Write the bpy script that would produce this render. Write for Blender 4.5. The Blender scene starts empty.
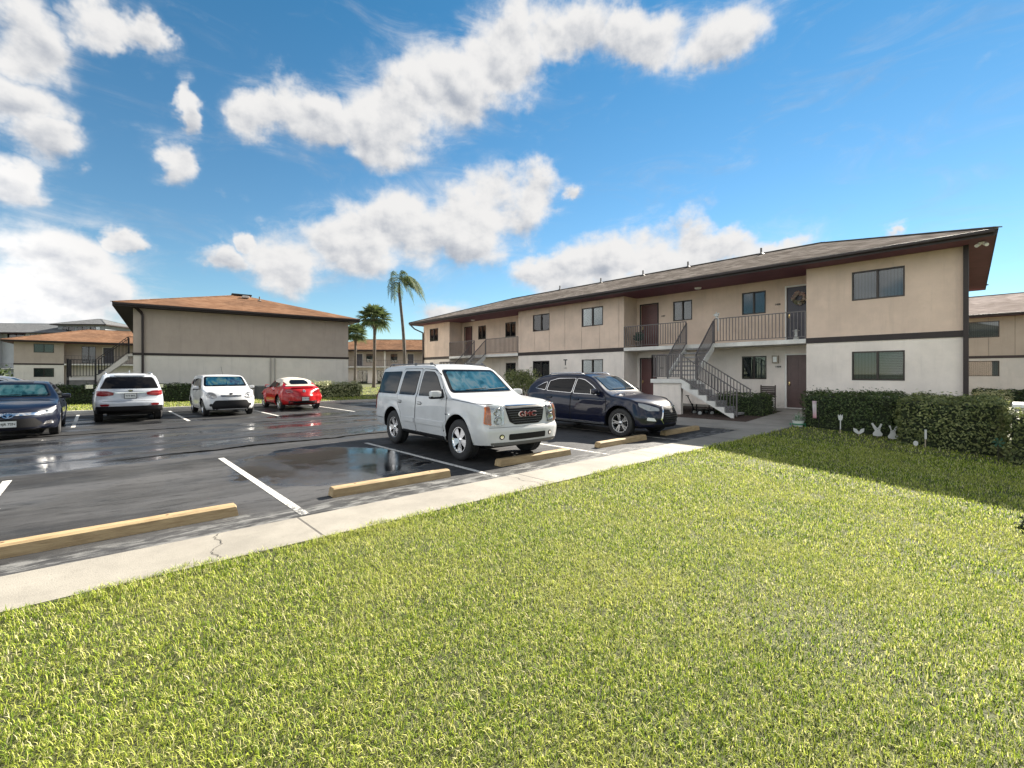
import bpy, bmesh, math, random
import numpy as np
from mathutils import Vector, Matrix, noise as mnoise
from mathutils.bvhtree import BVHTree
R_ = math.radians
sc = bpy.context.scene
COL = sc.collection
random.seed(7)

# ------------------------------------------------------------------ nodes
class NT:
    def __init__(s, mat):
        s.t = mat.node_tree; s.t.nodes.clear(); s.L = s.t.links
    def n(s, typ, ins=None, **props):
        nd = s.t.nodes.new(typ)
        for k, v in props.items(): setattr(nd, k, v)
        if ins:
            for k, v in ins.items():
                sock = nd.inputs[k]
                if isinstance(v, bpy.types.NodeSocket): s.L.new(v, sock)
                elif isinstance(v, bpy.types.Node): s.L.new(v.outputs[0], sock)
                else: sock.default_value = v
        return nd
    def math(s, op, a, b=None, c=None, clamp=False):
        nd = s.t.nodes.new('ShaderNodeMath'); nd.operation = op; nd.use_clamp = clamp
        for i, v in enumerate((a, b, c)):
            if v is None: continue
            if isinstance(v, bpy.types.NodeSocket): s.L.new(v, nd.inputs[i])
            elif isinstance(v, bpy.types.Node): s.L.new(v.outputs[0], nd.inputs[i])
            else: nd.inputs[i].default_value = v
        return nd.outputs[0]
    def vmath(s, op, a, b=None, out=0):
        nd = s.t.nodes.new('ShaderNodeVectorMath'); nd.operation = op
        for i, v in enumerate((a, b)):
            if v is None: continue
            if isinstance(v, bpy.types.NodeSocket): s.L.new(v, nd.inputs[i])
            elif isinstance(v, bpy.types.Node): s.L.new(v.outputs[0], nd.inputs[i])
            else: nd.inputs[i].default_value = v
        return nd.outputs['Value'] if op in ('DOT_PRODUCT', 'LENGTH', 'DISTANCE') else nd.outputs[0]
    def ramp(s, fac, stops, interp='LINEAR'):
        nd = s.t.nodes.new('ShaderNodeValToRGB'); nd.color_ramp.interpolation = interp
        e = nd.color_ramp.elements
        while len(e) < len(stops): e.new(0.5)
        for i, (p, c) in enumerate(stops):
            e[i].position = p; e[i].color = (*c, 1) if isinstance(c, (tuple, list)) else (c, c, c, 1)
        s.L.new(fac, nd.inputs[0]); return nd.outputs[0]
    def mix(s, fac, a, b):
        nd = s.t.nodes.new('ShaderNodeMix'); nd.data_type = 'RGBA'
        for k, v in ((0, fac), (6, a), (7, b)):
            if isinstance(v, bpy.types.NodeSocket): s.L.new(v, nd.inputs[k])
            elif k == 0: nd.inputs[0].default_value = v
            else: nd.inputs[k].default_value = (*v, 1) if len(v) == 3 else v
        return nd.outputs[2]
    def rng(s, v, a, b, c=0.0, d=1.0, smooth=True):
        nd = s.t.nodes.new('ShaderNodeMapRange'); nd.interpolation_type = 'SMOOTHSTEP' if smooth else 'LINEAR'
        s.L.new(v, nd.inputs[0])
        for i, x in enumerate((a, b, c, d)): nd.inputs[i + 1].default_value = x
        return nd.outputs[0]
    def obj(s): return s.n('ShaderNodeTexCoord').outputs['Object']
    def noise(s, scale, detail=3, rough=0.5, vec=None, dist=0.0):
        nd = s.n('ShaderNodeTexNoise', {'Scale': scale, 'Detail': detail, 'Roughness': rough, 'Distortion': dist})
        s.L.new(vec if vec is not None else s.obj(), nd.inputs['Vector'])
        return nd.outputs[0]
    def mapping(s, vec, scale=(1, 1, 1), loc=(0, 0, 0), rot=(0, 0, 0)):
        nd = s.n('ShaderNodeMapping', {'Scale': scale, 'Location': loc, 'Rotation': rot})
        s.L.new(vec, nd.inputs[0]); return nd.outputs[0]
    def bump(s, h, strength=0.3, dist=0.02):
        nd = s.n('ShaderNodeBump', {'Strength': strength, 'Distance': dist}); s.L.new(h, nd.inputs['Height']); return nd.outputs[0]
    def out(s, sh):
        o = s.n('ShaderNodeOutputMaterial'); s.L.new(sh, o.inputs[0])
    def pbr(s, **k):
        nd = s.t.nodes.new('ShaderNodeBsdfPrincipled')
        al = dict(color='Base Color', rough='Roughness', metal='Metallic', normal='Normal', coat='Coat Weight', coatr='Coat Roughness', spec='Specular IOR Level', trans='Transmission Weight', alpha='Alpha', emit='Emission Color', estr='Emission Strength', sheen='Sheen Weight', ior='IOR')
        for a, v in k.items():
            i = nd.inputs[al[a]]
            if isinstance(v, bpy.types.NodeSocket): s.L.new(v, i)
            elif isinstance(v, (tuple, list)): i.default_value = (*v, 1)
            else: i.default_value = v
        return nd.outputs[0]

_M = {}
def newmat(name):
    m = bpy.data.materials.new(name); m.use_nodes = True; return m, NT(m)

def M(name, color=(.5, .5, .5), rough=.6, metal=0., var=.0, vscale=4., bump=0., bscale=60., coat=0., spec=.5):
    """plain procedural material with noise variation of the surface colour and a bump"""
    if name in _M: return _M[name]
    m, t = newmat(name)
    kw = dict(rough=rough, metal=metal, coat=coat, spec=spec)
    if var > 0:
        f = t.noise(vscale, 5, .6)
        c1 = tuple(max(0, c * (1 - var)) for c in color); c2 = tuple(min(1, c * (1 + var)) for c in color)
        kw['color'] = t.mix(t.rng(f, .3, .7), c1, c2)
    else: kw['color'] = color
    if bump > 0: kw['normal'] = t.bump(t.noise(bscale, 4, .6), bump, .01)
    t.out(t.pbr(**kw)); _M[name] = m
    return m

def car_paint(name, color, metal=.0, rough=.28):
    if name in _M: return _M[name]
    m, t = newmat(name)
    dirt = t.noise(3., 4, .6)
    c2 = tuple(c * .9 + .004 for c in color)
    n = t.bump(t.noise(160., 2, .5), .03, .002)
    t.out(t.pbr(color=t.mix(t.rng(dirt, .35, .75), color, c2), metal=metal, rough=rough, spec=.15, coat=.6, coatr=.03))
    _M[name] = m; return m

def glass(name, tint=(.04, .05, .055), rough=.02, through=.35, ior=1.5):
    """window glass: mirror-like at grazing angles, partly see-through"""
    if name in _M: return _M[name]
    m, t = newmat(name)
    gl = t.n('ShaderNodeBsdfGlossy', {'Color': (1, 1, 1, 1), 'Roughness': rough}).outputs[0]
    body = t.n('ShaderNodeBsdfDiffuse', {'Color': (*tint, 1)}).outputs[0]
    tr = t.n('ShaderNodeBsdfTransparent', {'Color': (.75, .8, .8, 1)}).outputs[0]
    a = t.n('ShaderNodeMixShader', {0: through, 1: body, 2: tr}).outputs[0]
    fr = t.n('ShaderNodeFresnel', {'IOR': ior}).outputs[0]
    t.out(t.n('ShaderNodeMixShader', {0: fr, 1: a, 2: gl}).outputs[0])
    _M[name] = m; return m

# ------------------------------------------------------------------ objects
def link(o, parent=None):
    COL.objects.link(o)
    if parent is not None: o.parent = parent
    return o
def mesh_obj(name, verts, faces, mat, parent=None, smooth=False, angle=None, midx=None):
    me = bpy.data.meshes.new(name)
    me.from_pydata([tuple(v) for v in verts], [], [tuple(f) for f in faces])
    for m in (mat if isinstance(mat, (list, tuple)) else [mat]): me.materials.append(m)
    if midx is not None: me.polygons.foreach_set('material_index', midx)
    if smooth:
        me.shade_smooth()
        if angle: me.set_sharp_from_angle(angle=R_(angle))
    me.update()
    return link(bpy.data.objects.new(name, me), parent)
def bm_obj(name, bm, mat, parent=None, smooth=False, angle=None, fix=True):
    if fix: bmesh.ops.recalc_face_normals(bm, faces=bm.faces)
    me = bpy.data.meshes.new(name); bm.to_mesh(me); bm.free()
    for m in (mat if isinstance(mat, (list, tuple)) else [mat]): me.materials.append(m)
    if smooth:
        me.shade_smooth()
        if angle: me.set_sharp_from_angle(angle=R_(angle))
    return link(bpy.data.objects.new(name, me), parent)
def empty(name, loc=(0, 0, 0), rz=0.0, parent=None):
    o = bpy.data.objects.new(name, None); o.location = loc; o.rotation_euler = (0, 0, rz); o.empty_display_size = .2
    return link(o, parent)
def tag(o, label=None, cat=None, group=None, kind=None):
    if label: o['label'] = label
    if cat: o['category'] = cat
    if group: o['group'] = group
    if kind: o['kind'] = kind
    return o
def kids(o): return [c for c in bpy.data.objects if c.parent is o]
def copy_tree(o, parent=None):
    c = o.copy(); COL.objects.link(c); c.parent = parent
    for ch in kids(o): copy_tree(ch, c)
    return c

# bmesh pieces
def box(bm, c, s, rot=None, bev=0):
    mat = Matrix.Translation(Vector(c)) @ (rot.to_4x4() if rot is not None else Matrix()) @ Matrix.Diagonal((s[0], s[1], s[2], 1))
    r = bmesh.ops.create_cube(bm, size=1.0, matrix=mat)
    if bev:
        es = list({e for v in r['verts'] for e in v.link_edges})
        bmesh.ops.bevel(bm, geom=es, offset=bev, segments=2, affect='EDGES', profile=.6)
def bx(bm, x0, x1, y0, y1, z0, z1, bev=0): box(bm, ((x0 + x1) / 2, (y0 + y1) / 2, (z0 + z1) / 2), (abs(x1 - x0), abs(y1 - y0), abs(z1 - z0)), None, bev)
def tube(bm, pts, r, seg=8, caps=True):
    """swept tube through points; r number or list"""
    pts = [Vector(p) for p in pts]; n = len(pts)
    rs = r if isinstance(r, (list, tuple)) else [r] * n
    rings = []
    up = Vector((0, 0, 1))
    for i, p in enumerate(pts):
        d = (pts[min(i + 1, n - 1)] - pts[max(i - 1, 0)]).normalized()
        a = d.cross(up if abs(d.z) < .95 else Vector((1, 0, 0))).normalized(); b = d.cross(a).normalized()
        rings.append([bm.verts.new(p + (a * math.cos(2 * math.pi * k / seg) + b * math.sin(2 * math.pi * k / seg)) * rs[i]) for k in range(seg)])
    for i in range(n - 1):
        for k in range(seg):
            bm.faces.new((rings[i][k], rings[i][(k + 1) % seg], rings[i + 1][(k + 1) % seg], rings[i + 1][k]))
    if caps:
        bm.faces.new(rings[0][::-1]); bm.faces.new(rings[-1])
def bar(bm, a, b, w, h=None):
    """square bar from a to b"""
    a = Vector(a); b = Vector(b); h = h or w; d = b - a; L = d.length
    q = d.to_track_quat('X', 'Z').to_matrix()
    box(bm, (a + b) / 2, (L, w, h), q)
def lathe(bm, prof, seg=32, axis='Y', c=(0, 0, 0)):
    """prof: (r, t) pairs revolved about the axis"""
    rings = []
    for r, t in prof:
        ring = []
        for k in range(seg):
            a = 2 * math.pi * k / seg
            if axis == 'Y': p = (c[0] + r * math.cos(a), c[1] + t, c[2] + r * math.sin(a))
            else: p = (c[0] + r * math.cos(a), c[1] + r * math.sin(a), c[2] + t)
            ring.append(bm.verts.new(p))
        rings.append(ring)
    for i in range(len(rings) - 1):
        for k in range(seg):
            bm.faces.new((rings[i][k], rings[i][(k + 1) % seg], rings[i + 1][(k + 1) % seg], rings[i + 1][k]))
    return rings
def prism(bm, poly, y0, y1, plane='XZ'):
    """extruded polygon"""
    f = (lambda p, t: (p[0], t, p[1])) if plane == 'XZ' else ((lambda p, t: (t, p[0], p[1])) if plane == 'YZ' else (lambda p, t: (p[0], p[1], t)))
    A = [bm.verts.new(f(p, y0)) for p in poly]; B = [bm.verts.new(f(p, y1)) for p in poly]
    n = len(poly)
    bm.faces.new(A); bm.faces.new(B[::-1])
    for i in range(n): bm.faces.new((A[i], A[(i + 1) % n], B[(i + 1) % n], B[i]))
_txt = {}
def text_mesh(s, size=1.0, ext=0.0, bold=False):
    """flat mesh of a text, centred; returns verts, faces"""
    key = (s, size, ext, bold)
    if key in _txt: return _txt[key]
    cu = bpy.data.curves.new('lettering', 'FONT'); cu.body = s; cu.size = size; cu.extrude = ext; cu.align_x = 'CENTER'; cu.align_y = 'CENTER'; cu.resolution_u = 3
    if bold: cu.offset = size * .02
    o = bpy.data.objects.new('lettering', cu); COL.objects.link(o)
    dg = bpy.context.evaluated_depsgraph_get(); me = bpy.data.meshes.new_from_object(o.evaluated_get(dg))
    v = [tuple(x.co) for x in me.vertices]; f = [tuple(p.vertices) for p in me.polygons]
    bpy.data.objects.remove(o); bpy.data.curves.remove(cu); bpy.data.meshes.remove(me)
    _txt[key] = (v, f); return v, f

def smooth_step(a, b, x):
    t = np.clip((np.asarray(x, float) - a) / (b - a), 0, 1); return t * t * (3 - 2 * t)
def pchip(pts):
    xs = np.array([p[0] for p in pts], float); ys = np.array([p[1] for p in pts], float)
    h = np.diff(xs); dl = np.diff(ys) / h; m = np.zeros(len(xs))
    for i in range(1, len(xs) - 1):
        if dl[i - 1] * dl[i] > 0:
            w1 = 2 * h[i] + h[i - 1]; w2 = h[i] + 2 * h[i - 1]; m[i] = (w1 + w2) / (w1 / dl[i - 1] + w2 / dl[i])
    m[0] = dl[0]; m[-1] = dl[-1]
    def f(x):
        x = float(min(max(x, xs[0]), xs[-1])); i = int(min(max(np.searchsorted(xs, x) - 1, 0), len(h) - 1))
        t = (x - xs[i]) / h[i]
        return float((2*t**3 - 3*t**2 + 1) * ys[i] + (t**3 - 2*t**2 + t) * h[i] * m[i] + (-2*t**3 + 3*t**2) * ys[i+1] + (t**3 - t**2) * h[i] * m[i+1])
    return f
# ------------------------------------------------------------------ cars
PAINT_BLACK = M('trim_black', (.008, .008, .009), .5, bump=.15, bscale=300, spec=.18)
RUBBER = M('tyre_rubber', (.018, .018, .019), .75, bump=.3, bscale=200)
WHITE_CH = M('badge_white', (.75, .75, .75), .3); CHROME = M('chrome', (.8, .8, .8), .12, 1.0)
ALLOY = M('alloy', (.55, .56, .58), .25, .9, var=.1)
DARKHUB = M('brake_dark', (.03, .03, .03), .6)
CARGLASS = glass('car_glass', (.006, .007, .008), .01, .0, 1.32)
PRIV = glass('privacy_glass', (.004, .004, .005), .02, .0, 1.28)
LAMP_CLEAR = glass('lamp_lens', (.5, .52, .55), .03, .45)
LAMP_RED = car_paint('lamp_red', (.17, .004, .006))
LAMP_AMBER = car_paint('lamp_amber', (.65, .16, .02))
LAMP_IN = M('lamp_reflector', (.85, .85, .86), .15, 1.0)
PLATE = M('plate_white', (.62, .64, .62), .4)
INK = M('ink_dark', (.02, .05, .03), .5)

def windscreen_shade(name, c1, c2, c3):
    if name in _M: return _M[name]
    m, t = newmat(name)
    v = t.mapping(t.obj(), (1.2, 3.2, 2.5))
    a = t.noise(1.6, 3, .55, v, .8)
    c = t.ramp(a, [(.34, c1), (.5, c2), (.62, c3), (.72, c2)])
    t.out(t.pbr(color=c, rough=.35, metal=.0, normal=t.bump(t.noise(6, 3, .6), .5, .02)))
    _M[name] = m; return m

def round_poly(p, rad, n=4):
    if rad <= 0: return p
    out = []; N = len(p)
    for i in range(N):
        a = Vector(p[i - 1]); b = Vector(p[i]); c = Vector(p[(i + 1) % N])
        u = a - b; v = c - b; r = min(rad, u.length * .45, v.length * .45)
        s = b + u.normalized() * r; e = b + v.normalized() * r
        for k in range(n + 1):
            t = k / n; q = s * (1 - t) ** 2 + b * 2 * t * (1 - t) + e * t ** 2
            out.append((q.x, q.y))
    return out

def decal(bvh, poly, axis, off, mat, parent, name, step=.05, rad=.03, skirt=.012, flat=False):
    poly = round_poly(poly, rad)
    bm = bmesh.new()
    vs = [bm.verts.new((p[0], p[1], 0)) for p in poly]
    bm.faces.new(vs)
    bmesh.ops.triangulate(bm, faces=bm.faces[:])
    for ax in (0, 1):
        lo = min(p[ax] for p in poly); hi = max(p[ax] for p in poly)
        k = int((hi - lo) / step)
        for i in range(1, k + 1):
            c = [0, 0, 0]; c[ax] = lo + (hi - lo) * i / (k + 1); nn = [0, 0, 0]; nn[ax] = 1
            bmesh.ops.bisect_plane(bm, geom=bm.verts[:] + bm.edges[:] + bm.faces[:], plane_co=c, plane_no=nn)
    cx = sum(p[0] for p in poly) / len(poly); cy = sum(p[1] for p in poly) / len(poly)
    def cast(a, b):
        for sh in (1, .97, .93, .88, .8):
            aa = cx + (a - cx) * sh; bb = cy + (b - cy) * sh
            if axis == 'L': o, d = Vector((aa, 4, bb)), Vector((0, -1, 0))
            elif axis == 'R': o, d = Vector((aa, -4, bb)), Vector((0, 1, 0))
            elif axis == 'F': o, d = Vector((5, aa, bb)), Vector((-1, 0, 0))
            elif axis == 'B': o, d = Vector((-5, aa, bb)), Vector((1, 0, 0))
            else: o, d = Vector((aa, bb, 5)), Vector((0, 0, -1))
            h, nrm, _, _ = bvh.ray_cast(o, d)
            if h is not None:
                if nrm.dot(d) > 0: nrm = -nrm
                return h, nrm, d
        return None
    dead = []
    dirs = {}
    for v in bm.verts:
        r = cast(v.co.x, v.co.y)
        if r is None: dead.append(v); continue
        h, nrm, d = r
        v.co = h + (nrm if not flat else -d) * off; dirs[v] = -nrm if not flat else d
    if dead:
        bmesh.ops.delete(bm, geom=dead, context='VERTS')
    # skirt
    be = [e for e in bm.edges if len(e.link_faces) == 1]
    mp = {}
    for e in be:
        for v in e.verts:
            if v not in mp:
                mp[v] = bm.verts.new(v.co + dirs[v] * (off + skirt))
    for e in be: bm.faces.new((e.verts[0], e.verts[1], mp[e.verts[1]], mp[e.verts[0]]))
    bmesh.ops.recalc_face_normals(bm, faces=bm.faces)
    o = bm_obj(name, bm, mat, parent, smooth=True, angle=40)
    # face outwards
    return o

def mirror_poly(p): return [(-a, b) for a, b in p]

def body_mesh(S):
    L2 = S['L'] / 2
    top = pchip(S['top']); W = pchip(S['w']); bot = pchip(S['bot']); belt = pchip(S['belt']) if isinstance(S['belt'], list) else (lambda x: S['belt'])
    tum = S['tum']; crown = S.get('crown', .05)
    xs = sorted(set([round(v, 4) for v in np.linspace(-L2, L2, 120)] + [round(s * (L2 - d), 4) for s in (-1, 1) for d in (.008, .02, .035)]))
    fz = pchip(S['fz']); rz = pchip(S['rz']); cf = S.get('bowf', .16); cr = S.get('bowr', .10)
    NL, NU, NC, NT_ = 14, 10, 5, 7
    def section(x):
        zt, zb, w, bl = top(x), bot(x), W(x), belt(x)
        re = S.get('re', .07)
        ze = zt - re - crown
        bz = min(bl, ze)
        zm = zb + (bz - zb) * .45
        def ys(z):
            if z < zm: t = (zm - z) / (zm - zb); y = w - S.get('tuck', .07) * t * t
            elif z <= bl: t = (z - zm) / max(.01, bl - zm); y = w - S.get('should', .03) * t * t
            else: y = w - S.get('should', .03) - S.get('inset', .012) - tum * (z - bl) - S.get('tcurv', .12) * (z - bl) ** 2
            for wx in (S['fw'], S['rw']):
                d = math.hypot(x - wx, z - S['R'])
                y += S.get('flare', .018) * max(0, 1 - abs(d - S['RA'] - .03) / .07) * (1 if z < bl else 0)
            return y
        p = [(0, zb), (w * .5, zb), (w - S.get('tuck', .07) - .06, zb)]
        for i in range(NL): z = zb + .02 + (bz - zb - .02) * i / (NL - 1); p.append((ys(z), z))
        for i in range(1, NU + 1): z = bz + (ze - bz) * i / NU + (1e-4 * i); p.append((ys(z), z))
        y0 = p[-1][0]; ry = re * 1.15
        for i in range(1, NC + 1): a = math.pi / 2 * i / NC; p.append((y0 - ry * (1 - math.cos(a)), ze + re * math.sin(a)))
        ye = p[-1][0]; zz = p[-1][1]
        for i in range(1, NT_ + 1): y = ye * (1 - i / NT_); p.append((y, zz + crown * (1 - (y / ye) ** 2)))
        return p
    V = []; F = []
    secs = [section(x) for x in xs]; n = len(secs[0]); ring = 2 * n - 2
    def X(x, y, z, w):
        a = float(smooth_step(L2 - .75, L2, x)); b = float(smooth_step(L2 - .6, L2, -x))
        q = min(1.0, abs(y) / w)
        return x + a * (fz(z) - cf * q ** 2.6) - b * (rz(z) - cr * q ** 2.6)
    for x, s in zip(xs, secs):
        w = W(x)
        for (y, z) in s: V.append((X(x, y, z, w), y, z))
        for (y, z) in s[-2:0:-1]: V.append((X(x, y, z, w), -y, z))
    m = len(xs)
    for i in range(m - 1):
        a, b = i * ring, (i + 1) * ring
        for k in range(ring): F.append((a + k, a + (k + 1) % ring, b + (k + 1) % ring, b + k))
    # caps: rows across between the two sides of the end sections
    for e, base in ((0, 0), (m - 1, (m - 1) * ring)):
        x = xs[e]; s = secs[e]; w = W(x); COLS = 14
        lastside = 3 + NL + NU + NC - 1
        prev = None
        for i in range(2, lastside + 1):
            y, z = s[i]; lid = base + i; rid = base + (ring - i)
            row = [lid]
            for c in range(1, COLS):
                yy = y * (1 - 2 * c / COLS)
                if i == 2:
                    zz = z
                elif i == lastside: zz = s[-1][1] - crown * (yy / y) ** 2
                else: zz = z
                V.append((X(x, yy, zz, w), yy, zz)); row.append(len(V) - 1)
            row.append(rid)
            if prev:
                for c in range(COLS): F.append((prev[c], prev[c + 1], row[c + 1], row[c]))
            prev = row
    return V, F

def wheel(S, mats, spokes):
    """wheel part: hub disc with children tyre and rim; outer side faces +y"""
    R, w, rr = S['R'], S['tw'], S['rimr']
    bm = bmesh.new(); lathe(bm, [(.001, .02), (rr * .55, .02), (rr * .6, -.02), (rr * .6, -.08), (.001, -.08)], 24)
    hub = bm_obj('wheel', bm, DARKHUB, None, True, 30)
    bm = bmesh.new()
    h = w / 2
    lathe(bm, [(rr - .01, -h * .8), (rr + .01, -h * .95), (R * .86, -h), (R - .02, -h * .9), (R, -h * .7), (R, -h * .35), (R - .008, -h * .33), (R - .008, -h * .25), (R, -h * .23), (R, h * .23), (R - .008, h * .25), (R - .008, h * .33), (R, h * .35), (R, h * .7), (R - .02, h * .9), (R * .86, h), (rr + .01, h * .95), (rr - .01, h * .8), (rr - .01, -h * .8)], 48)
    for k in range(60):
        a = 2 * math.pi * k / 60
        for s in (-1, 1):
            box(bm, (math.cos(a) * (R - .004), s * h * .55, math.sin(a) * (R - .004)), (.012, h * .34, .014), Matrix.Rotation(-a, 3, 'Y'))
    bm_obj('tyre', bm, RUBBER, hub, True, 35)
    bm = bmesh.new()
    yo = h * .78
    lathe(bm, [(rr, -h * .7), (rr - .012, -h * .6), (rr - .02, yo - .03), (rr - .012, yo - .004), (rr + .004, yo + .004), (rr + .004, yo - .01)], 48)
    lathe(bm, [(rr - .03, yo - .012), (rr - .022, yo + .006), (rr + .004, yo + .008), (rr + .008, yo - .004)], 48)
    lathe(bm, [(.001, yo - .002), (.03, yo - .004), (.055, yo - .02), (.06, yo - .06)], 24)
    st, n, wi, wo = spokes
    for k in range(n):
        a0 = 2 * math.pi * (k + .25) / n
        offs = (0,) if st == 'single' else (-.16, .16)
        for o_ in offs:
            a1 = a0 + o_
            pa = Vector((math.cos(a0 + o_ * .5) * .04, yo - .02, math.sin(a0 + o_ * .5) * .04)); pb = Vector((math.cos(a1) * (rr - .008), yo - .008, math.sin(a1) * (rr - .008)))
            d = (pb - pa); t = Vector((-math.sin(a1), 0, math.cos(a1)))
            vs = []
            for p, ww in ((pa, wi), (pb, wo)):
                for sy, sw in ((0, -1), (0, 1), (-.03, 1), (-.03, -1)):
                    vs.append(bm.verts.new(p + t * (ww / 2 * sw) + Vector((0, sy, 0))))
            for q in ((0, 1, 2, 3), (7, 6, 5, 4), (0, 4, 5, 1), (1, 5, 6, 2), (2, 6, 7, 3), (3, 7, 4, 0)): bm.faces.new([vs[i] for i in q])
    for k in range(5):
        a = 2 * math.pi * k / 5
        box(bm, (math.cos(a) * .045, yo - .006, math.sin(a) * .045), (.014, .014, .014))
    bm_obj('rim', bm, mats['rim'], hub, True, 30)
    return hub

def build_car(name, S, mats, extra=None):
    root = empty(name)
    V, F = body_mesh(S)
    bm = bmesh.new()
    vs = [bm.verts.new(v) for v in V]
    for f in F:
        try: bm.faces.new([vs[i] for i in f])
        except ValueError: pass
    bmesh.ops.remove_doubles(bm, verts=bm.verts, dist=1e-5)
    be = [e for e in bm.edges if len(e.link_faces) == 1]
    if be: bmesh.ops.holes_fill(bm, edges=be, sides=0)
    bmesh.ops.recalc_face_normals(bm, faces=bm.faces)
    bvh = BVHTree.FromBMesh(bm)
    body = bm_obj('body', bm, [mats['paint'], PAINT_BLACK], root, True, 38, fix=False)
    # wheel arches
    bm = bmesh.new()
    for wx in (S['fw'], S['rw']):
        for s in (-1, 1):
            w = S['wh']
            y0, y1 = sorted((s * (w - .34), s * (w + .2)))
            rings = lathe(bm, [(.0005, y0), (S['RA'], y0), (S['RA'], y1), (.0005, y1)], 40, c=(wx, 0, S['R'] + .01))
    bmesh.ops.remove_doubles(bm, verts=bm.verts, dist=.001)
    cut = bm_obj('arch_cutter', bm, [mats['paint'], PAINT_BLACK], None)
    for p in cut.data.polygons: p.material_index = 1
    mod = body.modifiers.new('arch', 'BOOLEAN'); mod.object = cut; mod.operation = 'DIFFERENCE'; mod.solver = 'EXACT'
    dg = bpy.context.evaluated_depsgraph_get()
    me = bpy.data.meshes.new_from_object(body.evaluated_get(dg))
    body.modifiers.clear(); body.data = me
    me.shade_smooth(); me.set_sharp_from_angle(angle=R_(38))
    bpy.data.objects.remove(cut)
    # black lower cladding below a height
    if S.get('clad'):
        zc = S['clad']
        for p in me.polygons:
            if p.material_index == 0 and p.center.z < zc(p.center.x): p.material_index = 1
    # arch lips
    for wx in (S['fw'], S['rw']):
        for s, ax in ((1, 'L'), (-1, 'R')):
            pts = []
            for k in range(0, 25):
                a = math.pi * (k / 24) * 1.06 - .1
                x = wx + math.cos(a) * (S['RA'] + .012); z = S['R'] + .01 + math.sin(a) * (S['RA'] + .012)
                h, nn, _, _ = bvh.ray_cast(Vector((x, s * 4, z)), Vector((0, -s, 0)))
                if h: pts.append(h + Vector((0, -s * .004, 0)))
            if len(pts) > 3:
                bm = bmesh.new(); tube(bm, pts, S.get('lipr', .018), 8)
                bm_obj('arch_trim', bm, mats.get('lip', mats['paint']), root, True)
    # wheels
    w0 = wheel(S, mats, S['spokes'])
    first = True
    for wx in (S['fw'], S['rw']):
        for s in (1, -1):
            wobj = w0 if first else copy_tree(w0)
            wobj.parent = root; first = False
            wobj.location = (wx, s * (S['wh'] - S['tw'] / 2 - .02), S['R'])
            wobj.rotation_euler = (0, R_(random.uniform(0, 70)), 0 if s > 0 else math.pi)
    D = lambda poly, ax, off, mat, nm, parent=root, **k: decal(bvh, poly, ax, off, mat, parent, nm, **k)
    # doors, windows
    for s, ax in ((1, 'L'), (-1, 'R')):
        for dr in S['doors']:
            poly = dr['poly']
            pc = Vector((sum(p[0] for p in poly) / len(poly), sum(p[1] for p in poly) / len(poly)))
            big = [tuple(Vector(p) + (Vector(p) - pc).normalized() * .018) for p in poly]
            D(big, ax, .0015, PAINT_BLACK, 'door_gap', rad=.05, skirt=.004)
            d = D(poly, ax, .005, mats['paint'], 'door', rad=.05, skirt=.008)
            if 'win' in dr:
                wp = dr['win']; wc = Vector((sum(p[0] for p in wp) / len(wp), sum(p[1] for p in wp) / len(wp)))
                D([tuple(Vector(p) + (Vector(p) - wc).normalized() * .018) for p in wp], ax, .008, mats.get('wintrim', PAINT_BLACK), 'window_trim', d, rad=.06, skirt=.004)
                D(wp, ax, .011, dr.get('glass', CARGLASS), 'window', d, rad=.05, skirt=.004)
            if 'handle' in dr:
                hx, hz = dr['handle']
                D([(hx - .10, hz - .032), (hx + .10, hz - .032), (hx + .10, hz + .032), (hx - .10, hz + .032)], ax, .007, PAINT_BLACK, 'handle_recess', d, rad=.03, skirt=.003)
                D([(hx - .10, hz - .014), (hx + .10, hz - .014), (hx + .10, hz + .018), (hx - .10, hz + .018)], ax, .035, mats.get('handle', mats['paint']), 'handle', d, rad=.014, skirt=-.006)
            if 'mould' in dr:
                D(dr['mould'], ax, .030, mats.get('mould', mats['paint']), 'moulding', d, rad=.012, skirt=.004)
        for wp in S.get('qwin', []):
            wc = Vector((sum(p[0] for p in wp) / len(wp), sum(p[1] for p in wp) / len(wp)))
            D([tuple(Vector(p) + (Vector(p) - wc).normalized() * .018) for p in wp], ax, .004, mats.get('wintrim', PAINT_BLACK), 'window_trim', rad=.06, skirt=.004)
            D(wp, ax, .008, S.get('qglass', PRIV), 'quarter_window', rad=.05, skirt=.004)
        if S.get('sill'):
            D(S['sill'], ax, .03, mats.get('sillm', PAINT_BLACK), 'sill_trim', rad=.02)
        # mirrors
        mx, mz, mw, mh = S['mirror']
        h, nn, _, _ = bvh.ray_cast(Vector((mx, s * 4, mz)), Vector((0, -s, 0)))
        if h:
            bm = bmesh.new()
            c = (mx - .02, h.y + s * (.05 + mw / 2), mz + .05)
            box(bm, c, (.13, mw, mh), None, .045)
            mo = bm_obj('side_mirror', bm, [mats.get('mirror', mats['paint'])], root, True, 50)
            bm = bmesh.new(); box(bm, (mx, h.y + s * .04, mz + .0), (.07, .12, .035), None, .01)
            box(bm, (mx - .02, c[1], c[2] - mh * .30), (.136, mw * 1.01, mh * .36), None, .03)
            bm_obj('mirror_bracket', bm, PAINT_BLACK, mo, True, 40)
            bm = bmesh.new(); box(bm, (mx - .09, c[1], c[2]), (.006, mw * .82, mh * .78))
            bm_obj('mirror_glass', bm, CHROME, mo)
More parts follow.
